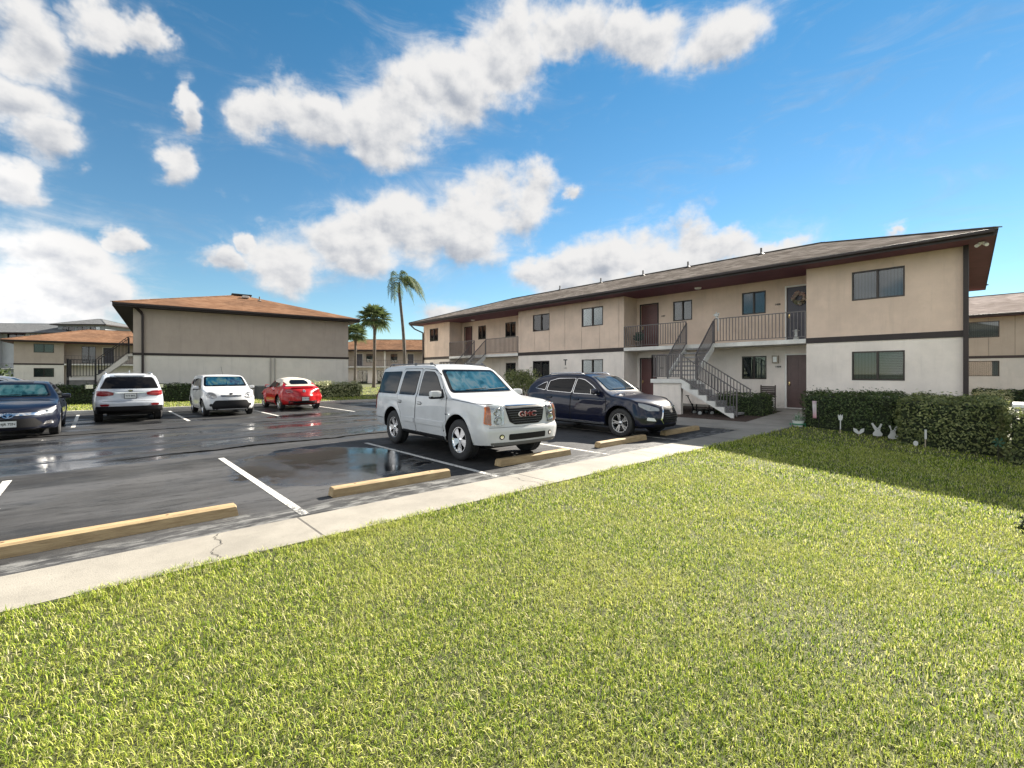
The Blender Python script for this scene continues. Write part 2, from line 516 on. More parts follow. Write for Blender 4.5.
    # windscreen, rear window: mapped from above
    for key, nm, ax, g in (('screen', 'windscreen', 'F', mats.get('screen')), ('rearwin', 'rear_window', 'B', PRIV)):
        if key in S:
            p = S[key]; full = p + [(-a, b) for a, b in reversed(p)]
            pc = Vector((0, sum(q[1] for q in full) / len(full)))
            big = [(q[0] * 1.035, pc.y + (q[1] - pc.y) * 1.07) for q in full]
            if g is not None and key == 'screen':
                D(big, ax, .003, PAINT_BLACK, 'screen_seal', rad=.08, skirt=.003)
                sm = [(q[0] * .93, pc.y + (q[1] - pc.y) * .86) for q in full]
                ws = D(full, ax, .009, glass('screen_glass', (.0, .0, .0), .015, .97), nm, rad=.07, skirt=.004)
                D(sm, ax, .006, g, 'sun_shade', ws, rad=.06, skirt=.001)
                # wipers
                for yy in (-.45, .12):
                    pts = []
                    for k in range(8):
                        t = k / 7; yv = yy + .55 * t; zv = S['wip'][0] + S['wip'][1] * t
                        h, nn, _, _ = bvh.ray_cast(Vector((5, yv, zv)), Vector((-1, 0, 0)))
                        if h: pts.append(h + nn * (.022 if nn.x > 0 else -.022))
                    if len(pts) > 2:
                        bm = bmesh.new(); tube(bm, pts, .008, 6); bm_obj('wiper', bm, PAINT_BLACK, root)
            else:
                D(big, ax, .003, PAINT_BLACK, nm + '_seal', rad=.08, skirt=.003)
                D(full, ax, .008, g, nm, rad=.07, skirt=.004)
    if extra: extra(root, D, bvh, S, mats)
    # underside
    bm = bmesh.new(); bx(bm, -S['L'] / 2 + .5, S['L'] / 2 - .5, -S['wh'] + .35, S['wh'] - .35, S['R'] * .62, S['R'] * 1.3)
    for wx in (S['fw'], S['rw']): tube(bm, [(wx, -S['wh'] + .2, S['R']), (wx, S['wh'] - .2, S['R'])], .05, 8)
    bm_obj('underbody', bm, PAINT_BLACK, root)
    return root

def rect(a0, a1, b0, b1): return [(a0, b0), (a1, b0), (a1, b1), (a0, b1)]
def letters(D_bvh, s, size, axis, a, b, off, mat, parent, name, bold=True, sx=1.0):
    """letters laid on the body surface seen along the axis"""
    v, f = text_mesh(s, size, 0.004, bold)
    out = []
    if axis == 'F': o, d = Vector((5, a, b)), Vector((-1, 0, 0))
    else: o, d = Vector((-5, a, b)), Vector((1, 0, 0))
    h, nn, _, _ = D_bvh.ray_cast(o, d)
    for p in v:
        if axis == 'F': out.append((h.x + off + p[2], a + p[0] * sx, b + p[1]))
        else: out.append((h.x - off - p[2], a - p[0] * sx, b + p[1]))
    return mesh_obj(name, out, f, mat, parent)
def plate(bvh, axis, z, s, parent, tilt=0, w=.31, hh=.155, off=.012):
    o, d = (Vector((5, 0, z)), Vector((-1, 0, 0))) if axis == 'F' else (Vector((-5, 0, z)), Vector((1, 0, 0)))
    h, nn, _, _ = bvh.ray_cast(o, d); k = 1 if axis == 'F' else -1
    bm = bmesh.new(); box(bm, (h.x + k * (off), 0, z), (.008, w, hh), None, .003)
    p = bm_obj('licence_plate', bm, PLATE, parent)
    v, f = text_mesh(s, .075, .001, True)
    mesh_obj('plate_lettering', [(h.x + k * (off + .0065), (q[0] if k > 0 else -q[0]) , z + q[1]) for q in v], f, INK, p)
    bm = bmesh.new()
    for a, b, c, e in ((-w/2-.006, w/2+.006, z+hh/2, z+hh/2+.012), (-w/2-.006, w/2+.006, z-hh/2-.012, z-hh/2), (-w/2-.012, -w/2, z-hh/2, z+hh/2), (w/2, w/2+.012, z-hh/2, z+hh/2)):
        bx(bm, h.x + k * (off - .004), h.x + k * (off + .008), a, b, c, e)
    bm_obj('plate_frame', bm, PAINT_BLACK, p)

WHITE_PAINT = car_paint('white_paint', (.50, .51, .52)); PEARL = car_paint('pearl_white_paint', (.50, .51, .52)); SILVERW = car_paint('silver_white_paint', (.46, .49, .53), .15)
NAVY = car_paint('navy_paint', (.002, .004, .018), .0); DARKBLUE = car_paint('midnight_blue_paint', (.002, .004, .013), .0); RED = car_paint('red_paint', (.30, .004, .006)); CREAM_TOP = M('canvas_top', (.42, .39, .335), .85, var=.08, bump=.3, bscale=400)
SHADE_BLUE = windscreen_shade('sunshade_blue', (.12, .42, .52), (.34, .78, .90), (.85, .95, .95))
SHADE_TEAL = windscreen_shade('sunshade_teal', (.06, .26, .26), (.36, .74, .70), (.75, .90, .85))
SHADE_SILVER = windscreen_shade('sunshade_silver', (.30, .32, .34), (.60, .62, .64), (.85, .86, .86))
SHADE_COLOUR = windscreen_shade('sunshade_cyan', (.03, .16, .40), (.12, .56, .75), (.66, .85, .70))

# --- large white SUV
def yukon():
    S = dict(L=5.13, wh=1.0, R=.405, tw=.27, rimr=.262, RA=.50, fw=1.565, rw=-1.385, tum=.20, tcurv=.10, should=.035, inset=.02, crown=.035, re=.06, bowf=.13, bowr=.05, lipr=.014, flare=.02,
        top=[(-2.565, 1.20), (-2.53, 1.50), (-2.44, 1.80), (-2.30, 1.90), (-1.5, 1.955), (-.3, 1.955), (.2, 1.925), (.45, 1.84), (.62, 1.72), (1.12, 1.33), (1.25, 1.275), (1.5, 1.25), (2.2, 1.19), (2.42, 1.16), (2.53, 1.11), (2.565, 1.06)],
        w=[(-2.565, .90), (-2.5, .955), (-2.3, .99), (-1.9, 1.0), (2.0, 1.0), (2.3, .985), (2.5, .94), (2.565, .89)],
        bot=[(-2.565, .46), (-2.1, .40), (-.8, .34), (1.0, .34), (2.1, .34), (2.565, .36)], belt=1.20,
        fz=[(.3, -.06), (.42, .0), (.66, .02), (.74, -.03), (1.0, -.06), (1.25, -.12)], rz=[(.3, -.05), (.5, .03), (.68, .03), (.76, -.02), (1.2, -.03), (1.9, -.03)],
        spokes=('double', 5, .065, .095),
        doors=[dict(poly=[(1.10, .42), (1.14, .8), (1.10, 1.21), (.58, 1.70), (.40, 1.80), (-.14, 1.83), (-.18, 1.2), (-.18, .42)], win=[(.98, 1.235), (.52, 1.66), (.36, 1.75), (-.08, 1.775), (-.11, 1.235)], handle=(-.02, 1.06), mould=rect(-.15, 1.06, .62, .72)),
               dict(poly=[(-.22, .42), (-.22, 1.2), (-.20, 1.83), (-1.10, 1.83), (-1.17, 1.25), (-1.10, 1.0), (-.92, .80), (-.84, .42)], win=[(-.30, 1.235), (-.28, 1.775), (-1.02, 1.775), (-1.10, 1.235)], glass=PRIV, handle=(-1.0, 1.06), mould=rect(-.85, -.25, .62, .72))],
        qwin=[[(-1.28, 1.235), (-1.22, 1.775), (-2.28, 1.76), (-2.40, 1.235)]],
        sill=[(-.86, .33), (1.04, .33), (1.04, .41), (-.86, .41)], mirror=(.93, 1.23, .25, .17),
        screen=[(.80, 1.33), (.68, 1.80), (0, 1.835)][:2], rearwin=[(.74, 1.24), (.66, 1.76)], wip=(1.36, .03),
        clad=lambda x: .37)
    mats = dict(paint=WHITE_PAINT, rim=CHROME, screen=SHADE_BLUE, handle=WHITE_PAINT)
    def extra(root, D, bvh, S, mats):
        # grille with bars and badge
        g = D([(-.50, 1.07), (-.42, .80), (-.30, .745), (.30, .745), (.42, .80), (.50, 1.07), (.46, 1.10), (-.46, 1.10)], 'F', .012, PAINT_BLACK, 'grille', rad=.03)
        for k in range(7):
            z = .78 + .045 * k; hw = .34 + .13 * min(1, (z - .76) / .25)
            D(rect(-hw, hw, z, z + .014), 'F', .022, M('grille_bar', (.06, .065, .07), .35, .6), 'grille_bar', g, rad=0, skirt=.01)
        letters(bvh, 'GMC', .145, 'F', 0, .935, .034, WHITE_CH, g, 'badge_outline', False, sx=1.5)
        letters(bvh, 'GMC', .134, 'F', 0, .935, .043, M('badge_red', (.22, .01, .012), .3), g, 'badge_lettering', False, sx=1.47)
        for s in (-1, 1):
            P = lambda poly: poly if s > 0 else [(-a, b) for a, b in poly]
            h = D(P([(.57, .74), (.55, 1.08), (.72, 1.115), (.86, 1.10), (.90, .76)]), 'F', .010, M('lamp_bright', (.62, .62, .63), .18, .9), 'headlight', rad=.03)
            D(P([(.80, .75), (.80, 1.095), (.89, 1.08), (.925, .78)]), 'F', .018, LAMP_AMBER, 'indicator', h, rad=.02)
            for zz in (.84, 1.0):
                bm = bmesh.new()
                hh, nn, _, _ = bvh.ray_cast(Vector((5, s * .68, zz)), Vector((-1, 0, 0)))
                lathe(bm, [(.001, .015), (.03, .012), (.045, .014), (.065, .024), (.078, .040), (.074, .040)], 20)
                for v in bm.verts: v.co = Vector((hh.x + v.co.y - .0, s * .68 + v.co.x, zz + v.co.z))
                bm_obj('reflector', bm, LAMP_IN, h, True)
            D(P([(.57, .74), (.55, 1.08), (.72, 1.115), (.86, 1.10), (.915, .78)]), 'F', .036, glass('lens_thin', (.6, .6, .62), .02, .93), 'lens', h, rad=.03, skirt=-.02)
            f = D(P([(.62 + .055 * math.cos(a), .53 + .05 * math.sin(a)) for a in [2 * math.pi * k / 14 for k in range(14)]]), 'F', .006, PAINT_BLACK, 'fog_light', rad=0, step=.03)
            D(P([(.62 + .035 * math.cos(a), .53 + .032 * math.sin(a)) for a in [2 * math.pi * k / 12 for k in range(12)]]), 'F', .012, LAMP_IN, 'fog_reflector', f, rad=0, step=.03)
            D(P([(.86, .80), (.84, 1.28), (.93, 1.25), (.95, .80)]), 'B', .02, LAMP_RED, 'tail_light', rad=.02)
        D(rect(-.47, .47, .46, .575), 'F', .006, PAINT_BLACK, 'lower_intake', rad=.03)
        D(rect(-.86, .86, .70, .712), 'F', .004, M('seam_grey', (.25, .25, .25), .6), 'bumper_seam', rad=0)
        D([(-.80, .36), (.80, .36), (.84, .425), (-.84, .425)], 'F', .004, M('valance_grey', (.10, .10, .10), .6), 'valance', rad=.02)
        D([(-.47, 1.095), (.47, 1.095), (.47, 1.112), (-.47, 1.112)], 'F', .016, CHROME, 'grille_surround', g, rad=0)
        for ax in 'LR':
            D([(1.00, 1.215), (.86, 1.215), (.86, 1.40), (.92, 1.33)], ax, .016, PAINT_BLACK, 'mirror_mount', rad=.01)
            D([(-2.48, .60), (-1.92, .60), (-1.92, .615), (-2.48, .615)], ax, .003, PAINT_BLACK, 'bumper_gap', rad=0)
            D([(-2.42, .98), (-2.22, .98), (-2.22, 1.12), (-2.42, 1.12)], ax, .003, M('seam_grey', (.25, .25, .25), .6), 'fuel_flap', rad=.02) if ax == 'L' else None
            D([(1.10, .88), (1.30, .88), (1.30, .905), (1.10, .905)], ax, .008, CHROME, 'wing_badge', rad=.0)
            # hood gap on the side
            D([(1.2, 1.205), (2.3, 1.13), (2.3, 1.138), (1.2, 1.213)], ax, .002, PAINT_BLACK, 'bonnet_gap', rad=0, skirt=.002)
            s = 1 if ax == 'L' else -1
            bm = bmesh.new(); tube(bm, [(-2.1, s * .72, 1.90), (-2.0, s * .72, 1.955), (.1, s * .70, 1.945), (.22, s * .70, 1.90)], .013, 8)
            for xx in (-1.9, -.7, .05): box(bm, (xx, s * .71, 1.95), (.09, .035, .06), None, .01)
            bm_obj('roof_rail', bm, M('rail_grey', (.10, .10, .11), .4, .3), root, True, 40)
    return build_car('suv', S, mats, extra)

# --- navy crossover
def lexus():
    S = dict(L=4.77, wh=.94, R=.37, tw=.235, rimr=.255, RA=.445, fw=1.44, rw=-1.30, tum=.32, tcurv=.22, should=.045, inset=.008, crown=.04, re=.07, bowf=.30, bowr=.16, lipr=.012, flare=.022,
        top=[(-2.385, 1.03), (-2.33, 1.10), (-2.22, 1.19), (-1.95, 1.40), (-1.70, 1.56), (-1.45, 1.635), (-.6, 1.685), (0, 1.67), (.32, 1.60), (1.02, 1.17), (1.15, 1.115), (1.5, 1.075), (2.05, .98), (2.25, .90), (2.34, .82), (2.385, .74)],
        w=[(-2.385, .74), (-2.28, .84), (-2.0, .92), (-1.3, .94), (1.4, .94), (1.9, .915), (2.2, .84), (2.385, .66)],
        bot=[(-2.385, .42), (-2.0, .30), (-.8, .24), (1.0, .24), (2.0, .25), (2.385, .28)], belt=[(-2.385, 1.08), (-1.5, 1.08), (.5, 1.03), (1.2, 1.02), (2.385, 1.0)],
        fz=[(.2, -.10), (.35, .02), (.5, .03), (.75, -.03), (1.0, -.10)], rz=[(.3, -.05), (.55, .03), (.8, .0), (1.2, -.04)],
        spokes=('double', 5, .038, .042),
        doors=[dict(poly=[(.98, .34), (1.02, .7), (.98, 1.02), (.55, 1.34), (.20, 1.52), (-.12, 1.575), (-.20, 1.0), (-.20, .34)], win=[(.80, 1.085), (.45, 1.33), (.15, 1.475), (-.12, 1.52), (-.16, 1.10)], handle=(-.02, .93)),
               dict(poly=[(-.24, .34), (-.24, 1.0), (-.16, 1.575), (-.9, 1.56), (-1.22, 1.48), (-1.28, 1.1), (-1.10, .86), (-.90, .7), (-.80, .34)], win=[(-.23, 1.11), (-.19, 1.52), (-.85, 1.505), (-1.16, 1.43), (-1.20, 1.15)], glass=PRIV, handle=(-1.05, .96))],
        qwin=[[(-1.28, 1.17), (-1.26, 1.41), (-1.42, 1.36), (-1.72, 1.22)]],
        sill=[(-.86, .30), (.96, .30), (.98, .345), (-.86, .345)], mirror=(.72, 1.12, .19, .15),
        screen=[(.66, 1.19), (.58, 1.575)], rearwin=[(.55, 1.22), (.48, 1.52)], wip=(1.22, .03), clad=lambda x: .30)
    mats = dict(paint=NAVY, rim=ALLOY, screen=SHADE_SILVER, wintrim=CHROME, sillm=CHROME, handle=NAVY)
    def extra(root, D, bvh, S, mats):
        g = D([(-.24, .80), (-.30, .66), (-.36, .48), (-.30, .40), (.30, .40), (.36, .48), (.30, .66), (.24, .80)], 'F', .008, PAINT_BLACK, 'grille', rad=.03)
        for k in range(6):
            z = .44 + .055 * k; D(rect(-.28, .28, z, z + .012), 'F', .016, M('grille_bar', (.06, .065, .07), .35, .6), 'grille_bar', g, rad=0)
        D([(.065 * math.cos(a), .69 + .05 * math.sin(a)) for a in [2 * math.pi * k / 16 for k in range(16)]], 'F', .024, CHROME, 'badge', g, rad=0, step=.04)
        for s in (-1, 1):
            P = lambda poly: poly if s > 0 else [(-a, b) for a, b in poly]
            D(P([(.24, .82), (.30, .66), (.37, .48), (.31, .38), (.335, .38), (.405, .48), (.335, .66), (.275, .82)]), 'F', .018, CHROME, 'grille_surround', g, rad=.01)
            h = D(P([(.40, .70), (.38, .76), (.62, .86), (.79, .90), (.80, .82), (.62, .70)]), 'F', .010, LAMP_CLEAR, 'headlight', rad=.02)
            bm = bmesh.new()
            hh, nn, _, _ = bvh.ray_cast(Vector((5, s * .56, .77)), Vector((-1, 0, 0)))
            lathe(bm, [(.001, .012), (.03, .01), (.042, .02)], 16)
            for v in bm.verts: v.co = Vector((hh.x + v.co.y, s * .56 + v.co.x, .77 + v.co.z))
            bm_obj('reflector', bm, LAMP_IN, h, True)
            D(P([(.50, .44), (.54, .52), (.66, .54), (.68, .46)]), 'F', .010, PLATE, 'fog_light', rad=.02)  # flat white stands in for the fog lamp's glint
            D(P([(.62, .86), (.60, 1.02), (.84, 1.0), (.86, .84)]), 'B', .01, LAMP_RED, 'tail_light', rad=.02)
            sx = s
            bm = bmesh.new(); tube(bm, [(-1.35, sx * .60, 1.60), (-1.25, sx * .60, 1.665), (-.1, sx * .60, 1.685), (.05, sx * .60, 1.62)], .016, 8)
            bm_obj('roof_rail', bm, ALLOY, root, True)
        D([(-.5, .30), (.5, .30), (.55, .36), (-.55, .36)], 'F', .006, PAINT_BLACK, 'lower_intake', rad=.02)
        plate(bvh, 'B', .95, 'K84 QRP', root)
    return build_car('crossover', S, mats, extra)

# --- dark saloon
def avalon(paint, name, shade, logo=True):
    S = dict(L=4.96, wh=.915, R=.33, tw=.22, rimr=.22, RA=.385, fw=1.48, rw=-1.34, tum=.42, tcurv=.35, should=.05, inset=.006, crown=.035, re=.06, bowf=.28, bowr=.16, lipr=.010, flare=.016,
        top=[(-2.48, .88), (-2.40, .99), (-2.2, 1.05), (-1.85, 1.08), (-1.65, 1.12), (-1.0, 1.38), (-.6, 1.445), (-.1, 1.46), (.25, 1.41), (.5, 1.31), (1.08, 1.03), (1.2, .985), (1.6, .93), (2.15, .83), (2.35, .76), (2.44, .70), (2.48, .64)],
        w=[(-2.48, .74), (-2.35, .83), (-1.9, .90), (-1.3, .915), (1.5, .915), (2.0, .88), (2.3, .78), (2.48, .62)],
        bot=[(-2.48, .40), (-2.0, .26), (-.8, .20), (1.0, .20), (2.1, .20), (2.48, .24)], belt=.93,
        fz=[(.18, -.05), (.3, .03), (.5, .02), (.7, -.06)], rz=[(.3, -.05), (.5, .03), (.8, .0), (1.0, -.05)],
        spokes=('double', 5, .038, .042),
        doors=[dict(poly=[(.98, .28), (1.03, .6), (1.0, .93), (.5, 1.24), (.22, 1.335), (-.14, 1.37), (-.20, .9), (-.20, .28)], win=[(.82, .985), (.45, 1.20), (.2, 1.29), (-.13, 1.325), (-.17, .985)], handle=(-.02, .85)),
               dict(poly=[(-.24, .28), (-.24, .9), (-.18, 1.37), (-.6, 1.355), (-.95, 1.27), (-1.20, 1.1), (-1.22, .95), (-1.0, .75), (-.88, .6), (-.82, .28)], win=[(-.24, .985), (-.20, 1.325), (-.6, 1.31), (-.92, 1.21), (-1.10, 1.06), (-1.12, .985)], glass=PRIV, handle=(-1.02, .87))],
        qwin=[], sill=None, mirror=(.72, .97, .19, .13), screen=[(.68, 1.03), (.54, 1.36)], rearwin=[(.56, 1.13), (.50, 1.33)], wip=(1.05, .02), clad=lambda x: .22)
    mats = dict(paint=paint, rim=ALLOY, screen=shade, wintrim=CHROME)
    def extra(root, D, bvh, S, mats):
        D([(-.52, .30), (-.60, .38), (-.46, .52), (.46, .52), (.60, .38), (.52, .30)], 'F', .006, PAINT_BLACK, 'grille', rad=.03)
        D([(-.50, .595), (.50, .595), (.66, .655), (-.66, .655)][::-1], 'F', .012, CHROME, 'chrome_bar', rad=.01)
        el = [2 * math.pi * k / 18 for k in range(18)]
        b = D([(.10 * math.cos(a), .60 + .062 * math.sin(a)) for a in el], 'F', .022, CHROME, 'badge', rad=0, step=.04)
        D([(.082 * math.cos(a), .60 + .046 * math.sin(a)) for a in el], 'F', .025, NAVY, 'badge_field', b, rad=0, step=.04)
        D([(.075 * math.cos(a), .618 + .016 * math.sin(a)) for a in el], 'F', .029, CHROME, 'badge_ring', b, rad=0, step=.04)
        D([(.026 * math.cos(a), .60 + .045 * math.sin(a)) for a in el], 'F', .031, CHROME, 'badge_oval', b, rad=0, step=.04)
        for s in (-1, 1):
            P = lambda poly: poly if s > 0 else [(-a, b) for a, b in poly]
            h = D(P([(.50, .60), (.48, .655), (.66, .72), (.80, .78), (.84, .74), (.76, .62)]), 'F', .010, LAMP_CLEAR, 'headlight', rad=.02)
            bm = bmesh.new(); hh, nn, _, _ = bvh.ray_cast(Vector((5, s * .66, .67)), Vector((-1, 0, 0)))
            lathe(bm, [(.001, .012), (.03, .01), (.04, .02)], 16)
            for v in bm.verts: v.co = Vector((hh.x + v.co.y, s * .66 + v.co.x, .67 + v.co.z))
            bm_obj('reflector', bm, LAMP_IN, h, True)
            D(P([(.60, .34), (.64, .42), (.76, .44), (.78, .36)]), 'F', .010, LAMP_IN, 'fog_light', rad=.02)
            D(P([(.56, .80), (.56, .94), (.80, .94), (.82, .80)]), 'B', .01, LAMP_RED, 'tail_light', rad=.02)
        plate(bvh, 'F', .40, 'HJR 72N', root, off=.03)
        D(rect(-.32, .32, 0, .6) if False else [( -.32, -.38), (.32, -.38), (.32, .30), (-.32, .30)], 'T', .004, PRIV, 'sunroof', rad=.05)
    return build_car(name, S, mats, extra)

# --- silver white crossover, seen from behind
def sorento():
    S = dict(L=4.76, wh=.945, R=.36, tw=.235, rimr=.23, RA=.43, fw=1.46, rw=-1.32, tum=.27, tcurv=.18, should=.04, inset=.008, crown=.04, re=.07, bowf=.26, bowr=.12, lipr=.020, flare=.018,
        top=[(-2.38, 1.08), (-2.34, 1.18), (-2.24, 1.36), (-2.08, 1.56), (-1.95, 1.62), (-1.2, 1.68), (-.3, 1.69), (.1, 1.65), (.35, 1.57), (1.08, 1.16), (1.2, 1.11), (1.6, 1.07), (2.1, .97), (2.3, .86), (2.38, .76)],
        w=[(-2.38, .80), (-2.3, .87), (-2.05, .925), (-1.3, .945), (1.4, .945), (2.0, .90), (2.25, .82), (2.38, .70)],
        bot=[(-2.38, .40), (-2.0, .30), (-.8, .25), (1.0, .25), (2.0, .25), (2.38, .28)], belt=1.06,
        fz=[(.2, -.08), (.4, .02), (.8, -.04), (1.0, -.08)], rz=[(.3, -.04), (.45, .04), (.68, .05), (.78, .0), (1.1, -.02)],
        spokes=('double', 5, .038, .042),
        doors=[dict(poly=[(.98, .36), (1.02, .7), (.98, 1.04), (.5, 1.40), (.15, 1.53), (-.15, 1.56), (-.2, 1.0), (-.2, .36)], win=[(.80, 1.10), (.42, 1.38), (.12, 1.48), (-.13, 1.51), (-.16, 1.10)], handle=(-.02, .95)),
               dict(poly=[(-.24, .36), (-.24, 1.0), (-.18, 1.56), (-1.12, 1.55), (-1.24, 1.1), (-1.05, .82), (-.88, .6), (-.85, .36)], win=[(-.22, 1.10), (-.2, 1.51), (-1.08, 1.5), (-1.16, 1.12)], glass=PRIV, handle=(-1.02, .97))],
        qwin=[[(-1.28, 1.13), (-1.24, 1.49), (-1.65, 1.46), (-1.98, 1.22)]], sill=None, mirror=(.74, 1.12, .25, .18),
        screen=[(.68, 1.18), (.60, 1.58)], rearwin=[(.76, 1.16), (.72, 1.24), (.60, 1.53)], wip=(1.2, .02), clad=lambda x: .44)
    mats = dict(paint=SILVERW, rim=ALLOY, lip=PAINT_BLACK, wintrim=CHROME, mirror=PAINT_BLACK)
    def extra(root, D, bvh, S, mats):
        for s in (-1, 1):
            P = lambda poly: poly if s > 0 else [(-a, b) for a, b in poly]
            t = D(P([(.44, .93), (.43, 1.02), (.60, 1.07), (.86, 1.08), (.87, .92), (.70, .90)]), 'B', .012, LAMP_RED, 'tail_light', rad=.03)
            D(P([(.50, .965), (.52, .995), (.80, 1.0), (.80, .965)]), 'B', .016, car_paint('lamp_pale', (.30, .06, .06)), 'lamp_strip', t, rad=.01)
            D(P([(.56, .57), (.54, .63), (.62, .645), (.78, .63), (.76, .57)]), 'B', .012, LAMP_RED, 'reflector_lamp', rad=.02)
            bm = bmesh.new(); tube(bm, [(-1.7, s * .62, 1.60), (-1.6, s * .62, 1.68), (-.1, s * .62, 1.71), (.1, s * .62, 1.65)], .016, 8)
            bm_obj('roof_rail', bm, ALLOY, root, True)
            D(P([(.44, .74), (.46, .86), (.68, .88), (.84, .82), (.80, .70)]), 'F', .01, LAMP_CLEAR, 'headlight', rad=.02)
        D(rect(-.88, .88, .33, .56), 'B', .014, PAINT_BLACK, 'rear_bumper', rad=.04)
        D([(-.24, .84), (-.27, .99), (.27, .99), (.24, .84)], 'B', .004, car_paint('plate_recess', (.42, .45, .48)), 'plate_recess', rad=.02)
        D([(-.40, 1.0), (.40, 1.0), (.40, 1.022), (-.40, 1.022)], 'B', .014, CHROME, 'tailgate_trim', rad=.008)
        D([(-.72, .725), (.72, .725), (.72, .733), (-.72, .733)], 'B', .003, PAINT_BLACK, 'tailgate_gap', rad=0)
        e = [2 * math.pi * k / 16 for k in range(16)]
        b = D([(.065 * math.cos(a), 1.075 + .032 * math.sin(a)) for a in e], 'B', .012, PAINT_BLACK, 'badge', rad=0, step=.03)
        letters(bvh, 'KIA', .04, 'B', 0, 1.075, .018, CHROME, b, 'badge_lettering', sx=1.1)
        plate(bvh, 'B', .905, 'Y73 BKL', root, off=.02)
        D([(-.4, 1.56), (.4, 1.56), (.42, 1.60), (-.42, 1.60)], 'B', .05, mats['paint'], 'rear_spoiler', rad=.01, skirt=.02)
        bm = bmesh.new(); tube(bm, [(-2.20, -.02, 1.26), (-2.235, .28, 1.235)], .010, 6); bm_obj('rear_wiper', bm, PAINT_BLACK, root)
        bm = bmesh.new(); prism(bm, [(-1.5, 1.70), (-1.62, 1.70), (-1.66, 1.77), (-1.64, 1.77)], -.015, .015); bm_obj('aerial', bm, SILVERW, root)
    return build_car('crossover', S, mats, extra)

# --- boxy white hatchback
def soul():
    S = dict(L=4.10, wh=.89, R=.33, tw=.21, rimr=.21, RA=.40, fw=1.30, rw=-1.25, tum=.16, tcurv=.16, should=.03, inset=.01, crown=.035, re=.06, bowf=.20, bowr=.08, lipr=.018, flare=.026,
        top=[(-2.05, 1.05), (-2.02, 1.35), (-1.92, 1.55), (-1.8, 1.60), (-1, 1.63), (0, 1.63), (.35, 1.58), (.5, 1.50), (.98, 1.16), (1.1, 1.10), (1.4, 1.06), (1.8, .99), (1.96, .90), (2.05, .80)],
        w=[(-2.05, .80), (-1.95, .86), (-1.5, .89), (1.4, .89), (1.8, .86), (1.95, .80), (2.05, .72)],
        bot=[(-2.05, .38), (-1.7, .28), (-.8, .22), (1.0, .22), (1.8, .22), (2.05, .26)], belt=1.02,
        fz=[(.2, -.06), (.4, .02), (.6, .0), (.8, -.05), (1.0, -.12)], rz=[(.3, -.02), (.5, .03), (.8, .0), (1.6, -.04)],
        spokes=('single', 5, .06, .09),
        doors=[dict(poly=[(.92, .34), (.95, .7), (.92, 1.02), (.55, 1.38), (.30, 1.50), (-.12, 1.52), (-.15, 1.0), (-.15, .34)], win=[(.80, 1.06), (.50, 1.34), (.26, 1.44), (-.08, 1.46), (-.1, 1.08)], handle=(0, .95)),
               dict(poly=[(-.19, .34), (-.19, 1.0), (-.16, 1.52), (-.98, 1.50), (-1.08, 1.1), (-.95, .84), (-.82, .6), (-.78, .34)], win=[(-.22, 1.08), (-.2, 1.46), (-.94, 1.44), (-1.0, 1.14)], glass=PRIV, handle=(-.88, .97))],
        qwin=[[(-1.14, 1.18), (-1.12, 1.43), (-1.5, 1.40), (-1.55, 1.22)]], sill=None, mirror=(.72, 1.04, .20, .16),
        screen=[(.74, 1.16), (.66, 1.53)], rearwin=[(.6, 1.15), (.56, 1.5)], wip=(1.18, .02), clad=lambda x: .26)
    mats = dict(paint=PEARL, rim=ALLOY, screen=SHADE_COLOUR)
    def extra(root, D, bvh, S, mats):
        D([(-.60, .25), (-.66, .42), (-.54, .62), (.54, .62), (.66, .42), (.60, .25)], 'F', .008, PAINT_BLACK, 'lower_intake', rad=.06)
        g = D([(-.34, .76), (-.36, .82), (.36, .82), (.34, .76)], 'F', .008, PAINT_BLACK, 'grille', rad=.02)
        D(rect(-.34, .34, .785, .795), 'F', .014, CHROME, 'grille_bar', g, rad=0)
        e = [2 * math.pi * k / 16 for k in range(16)]
        b = D([(.06 * math.cos(a), .865 + .030 * math.sin(a)) for a in e], 'F', .012, PAINT_BLACK, 'badge', rad=0, step=.03)
        letters(bvh, 'KIA', .038, 'F', 0, .865, .018, CHROME, b, 'badge_lettering', sx=1.1)
        for s in (-1, 1):
            P = lambda poly: poly if s > 0 else [(-a, b) for a, b in poly]
            h = D(P([(.47, .73), (.50, .85), (.60, .92), (.72, .93), (.79, .84), (.77, .73), (.62, .68)]), 'F', .012, M('lamp_grey', (.22, .22, .22), .25, .7), 'headlight', rad=.04)
            for (yy, zz, rr) in ((.60, .79, .055), (.70, .82, .04)):
                bm = bmesh.new(); hh, nn, _, _ = bvh.ray_cast(Vector((5, s * yy, zz)), Vector((-1, 0, 0)))
                lathe(bm, [(.001, .02), (rr * .6, .015), (rr, .03)], 16)
                for v in bm.verts: v.co = Vector((hh.x + v.co.y, s * yy + v.co.x, zz + v.co.z))
                bm_obj('reflector', bm, LAMP_IN, h, True)
            D(P([(.66 + .055 * math.cos(a), .44 + .055 * math.sin(a)) for a in e]), 'F', .010, PAINT_BLACK, 'fog_light', rad=0, step=.03)
            D(P([(.66, .75), (.66, 1.35), (.78, 1.35), (.82, .75)]), 'B', .01, LAMP_RED, 'tail_light', rad=.02)
        bm = bmesh.new(); tube(bm, [(-1.4, .3, 1.60), (-1.75, .3, 1.98)], .006, 5); bm_obj('aerial', bm, PAINT_BLACK, root)
    return build_car('hatchback', S, mats, extra)

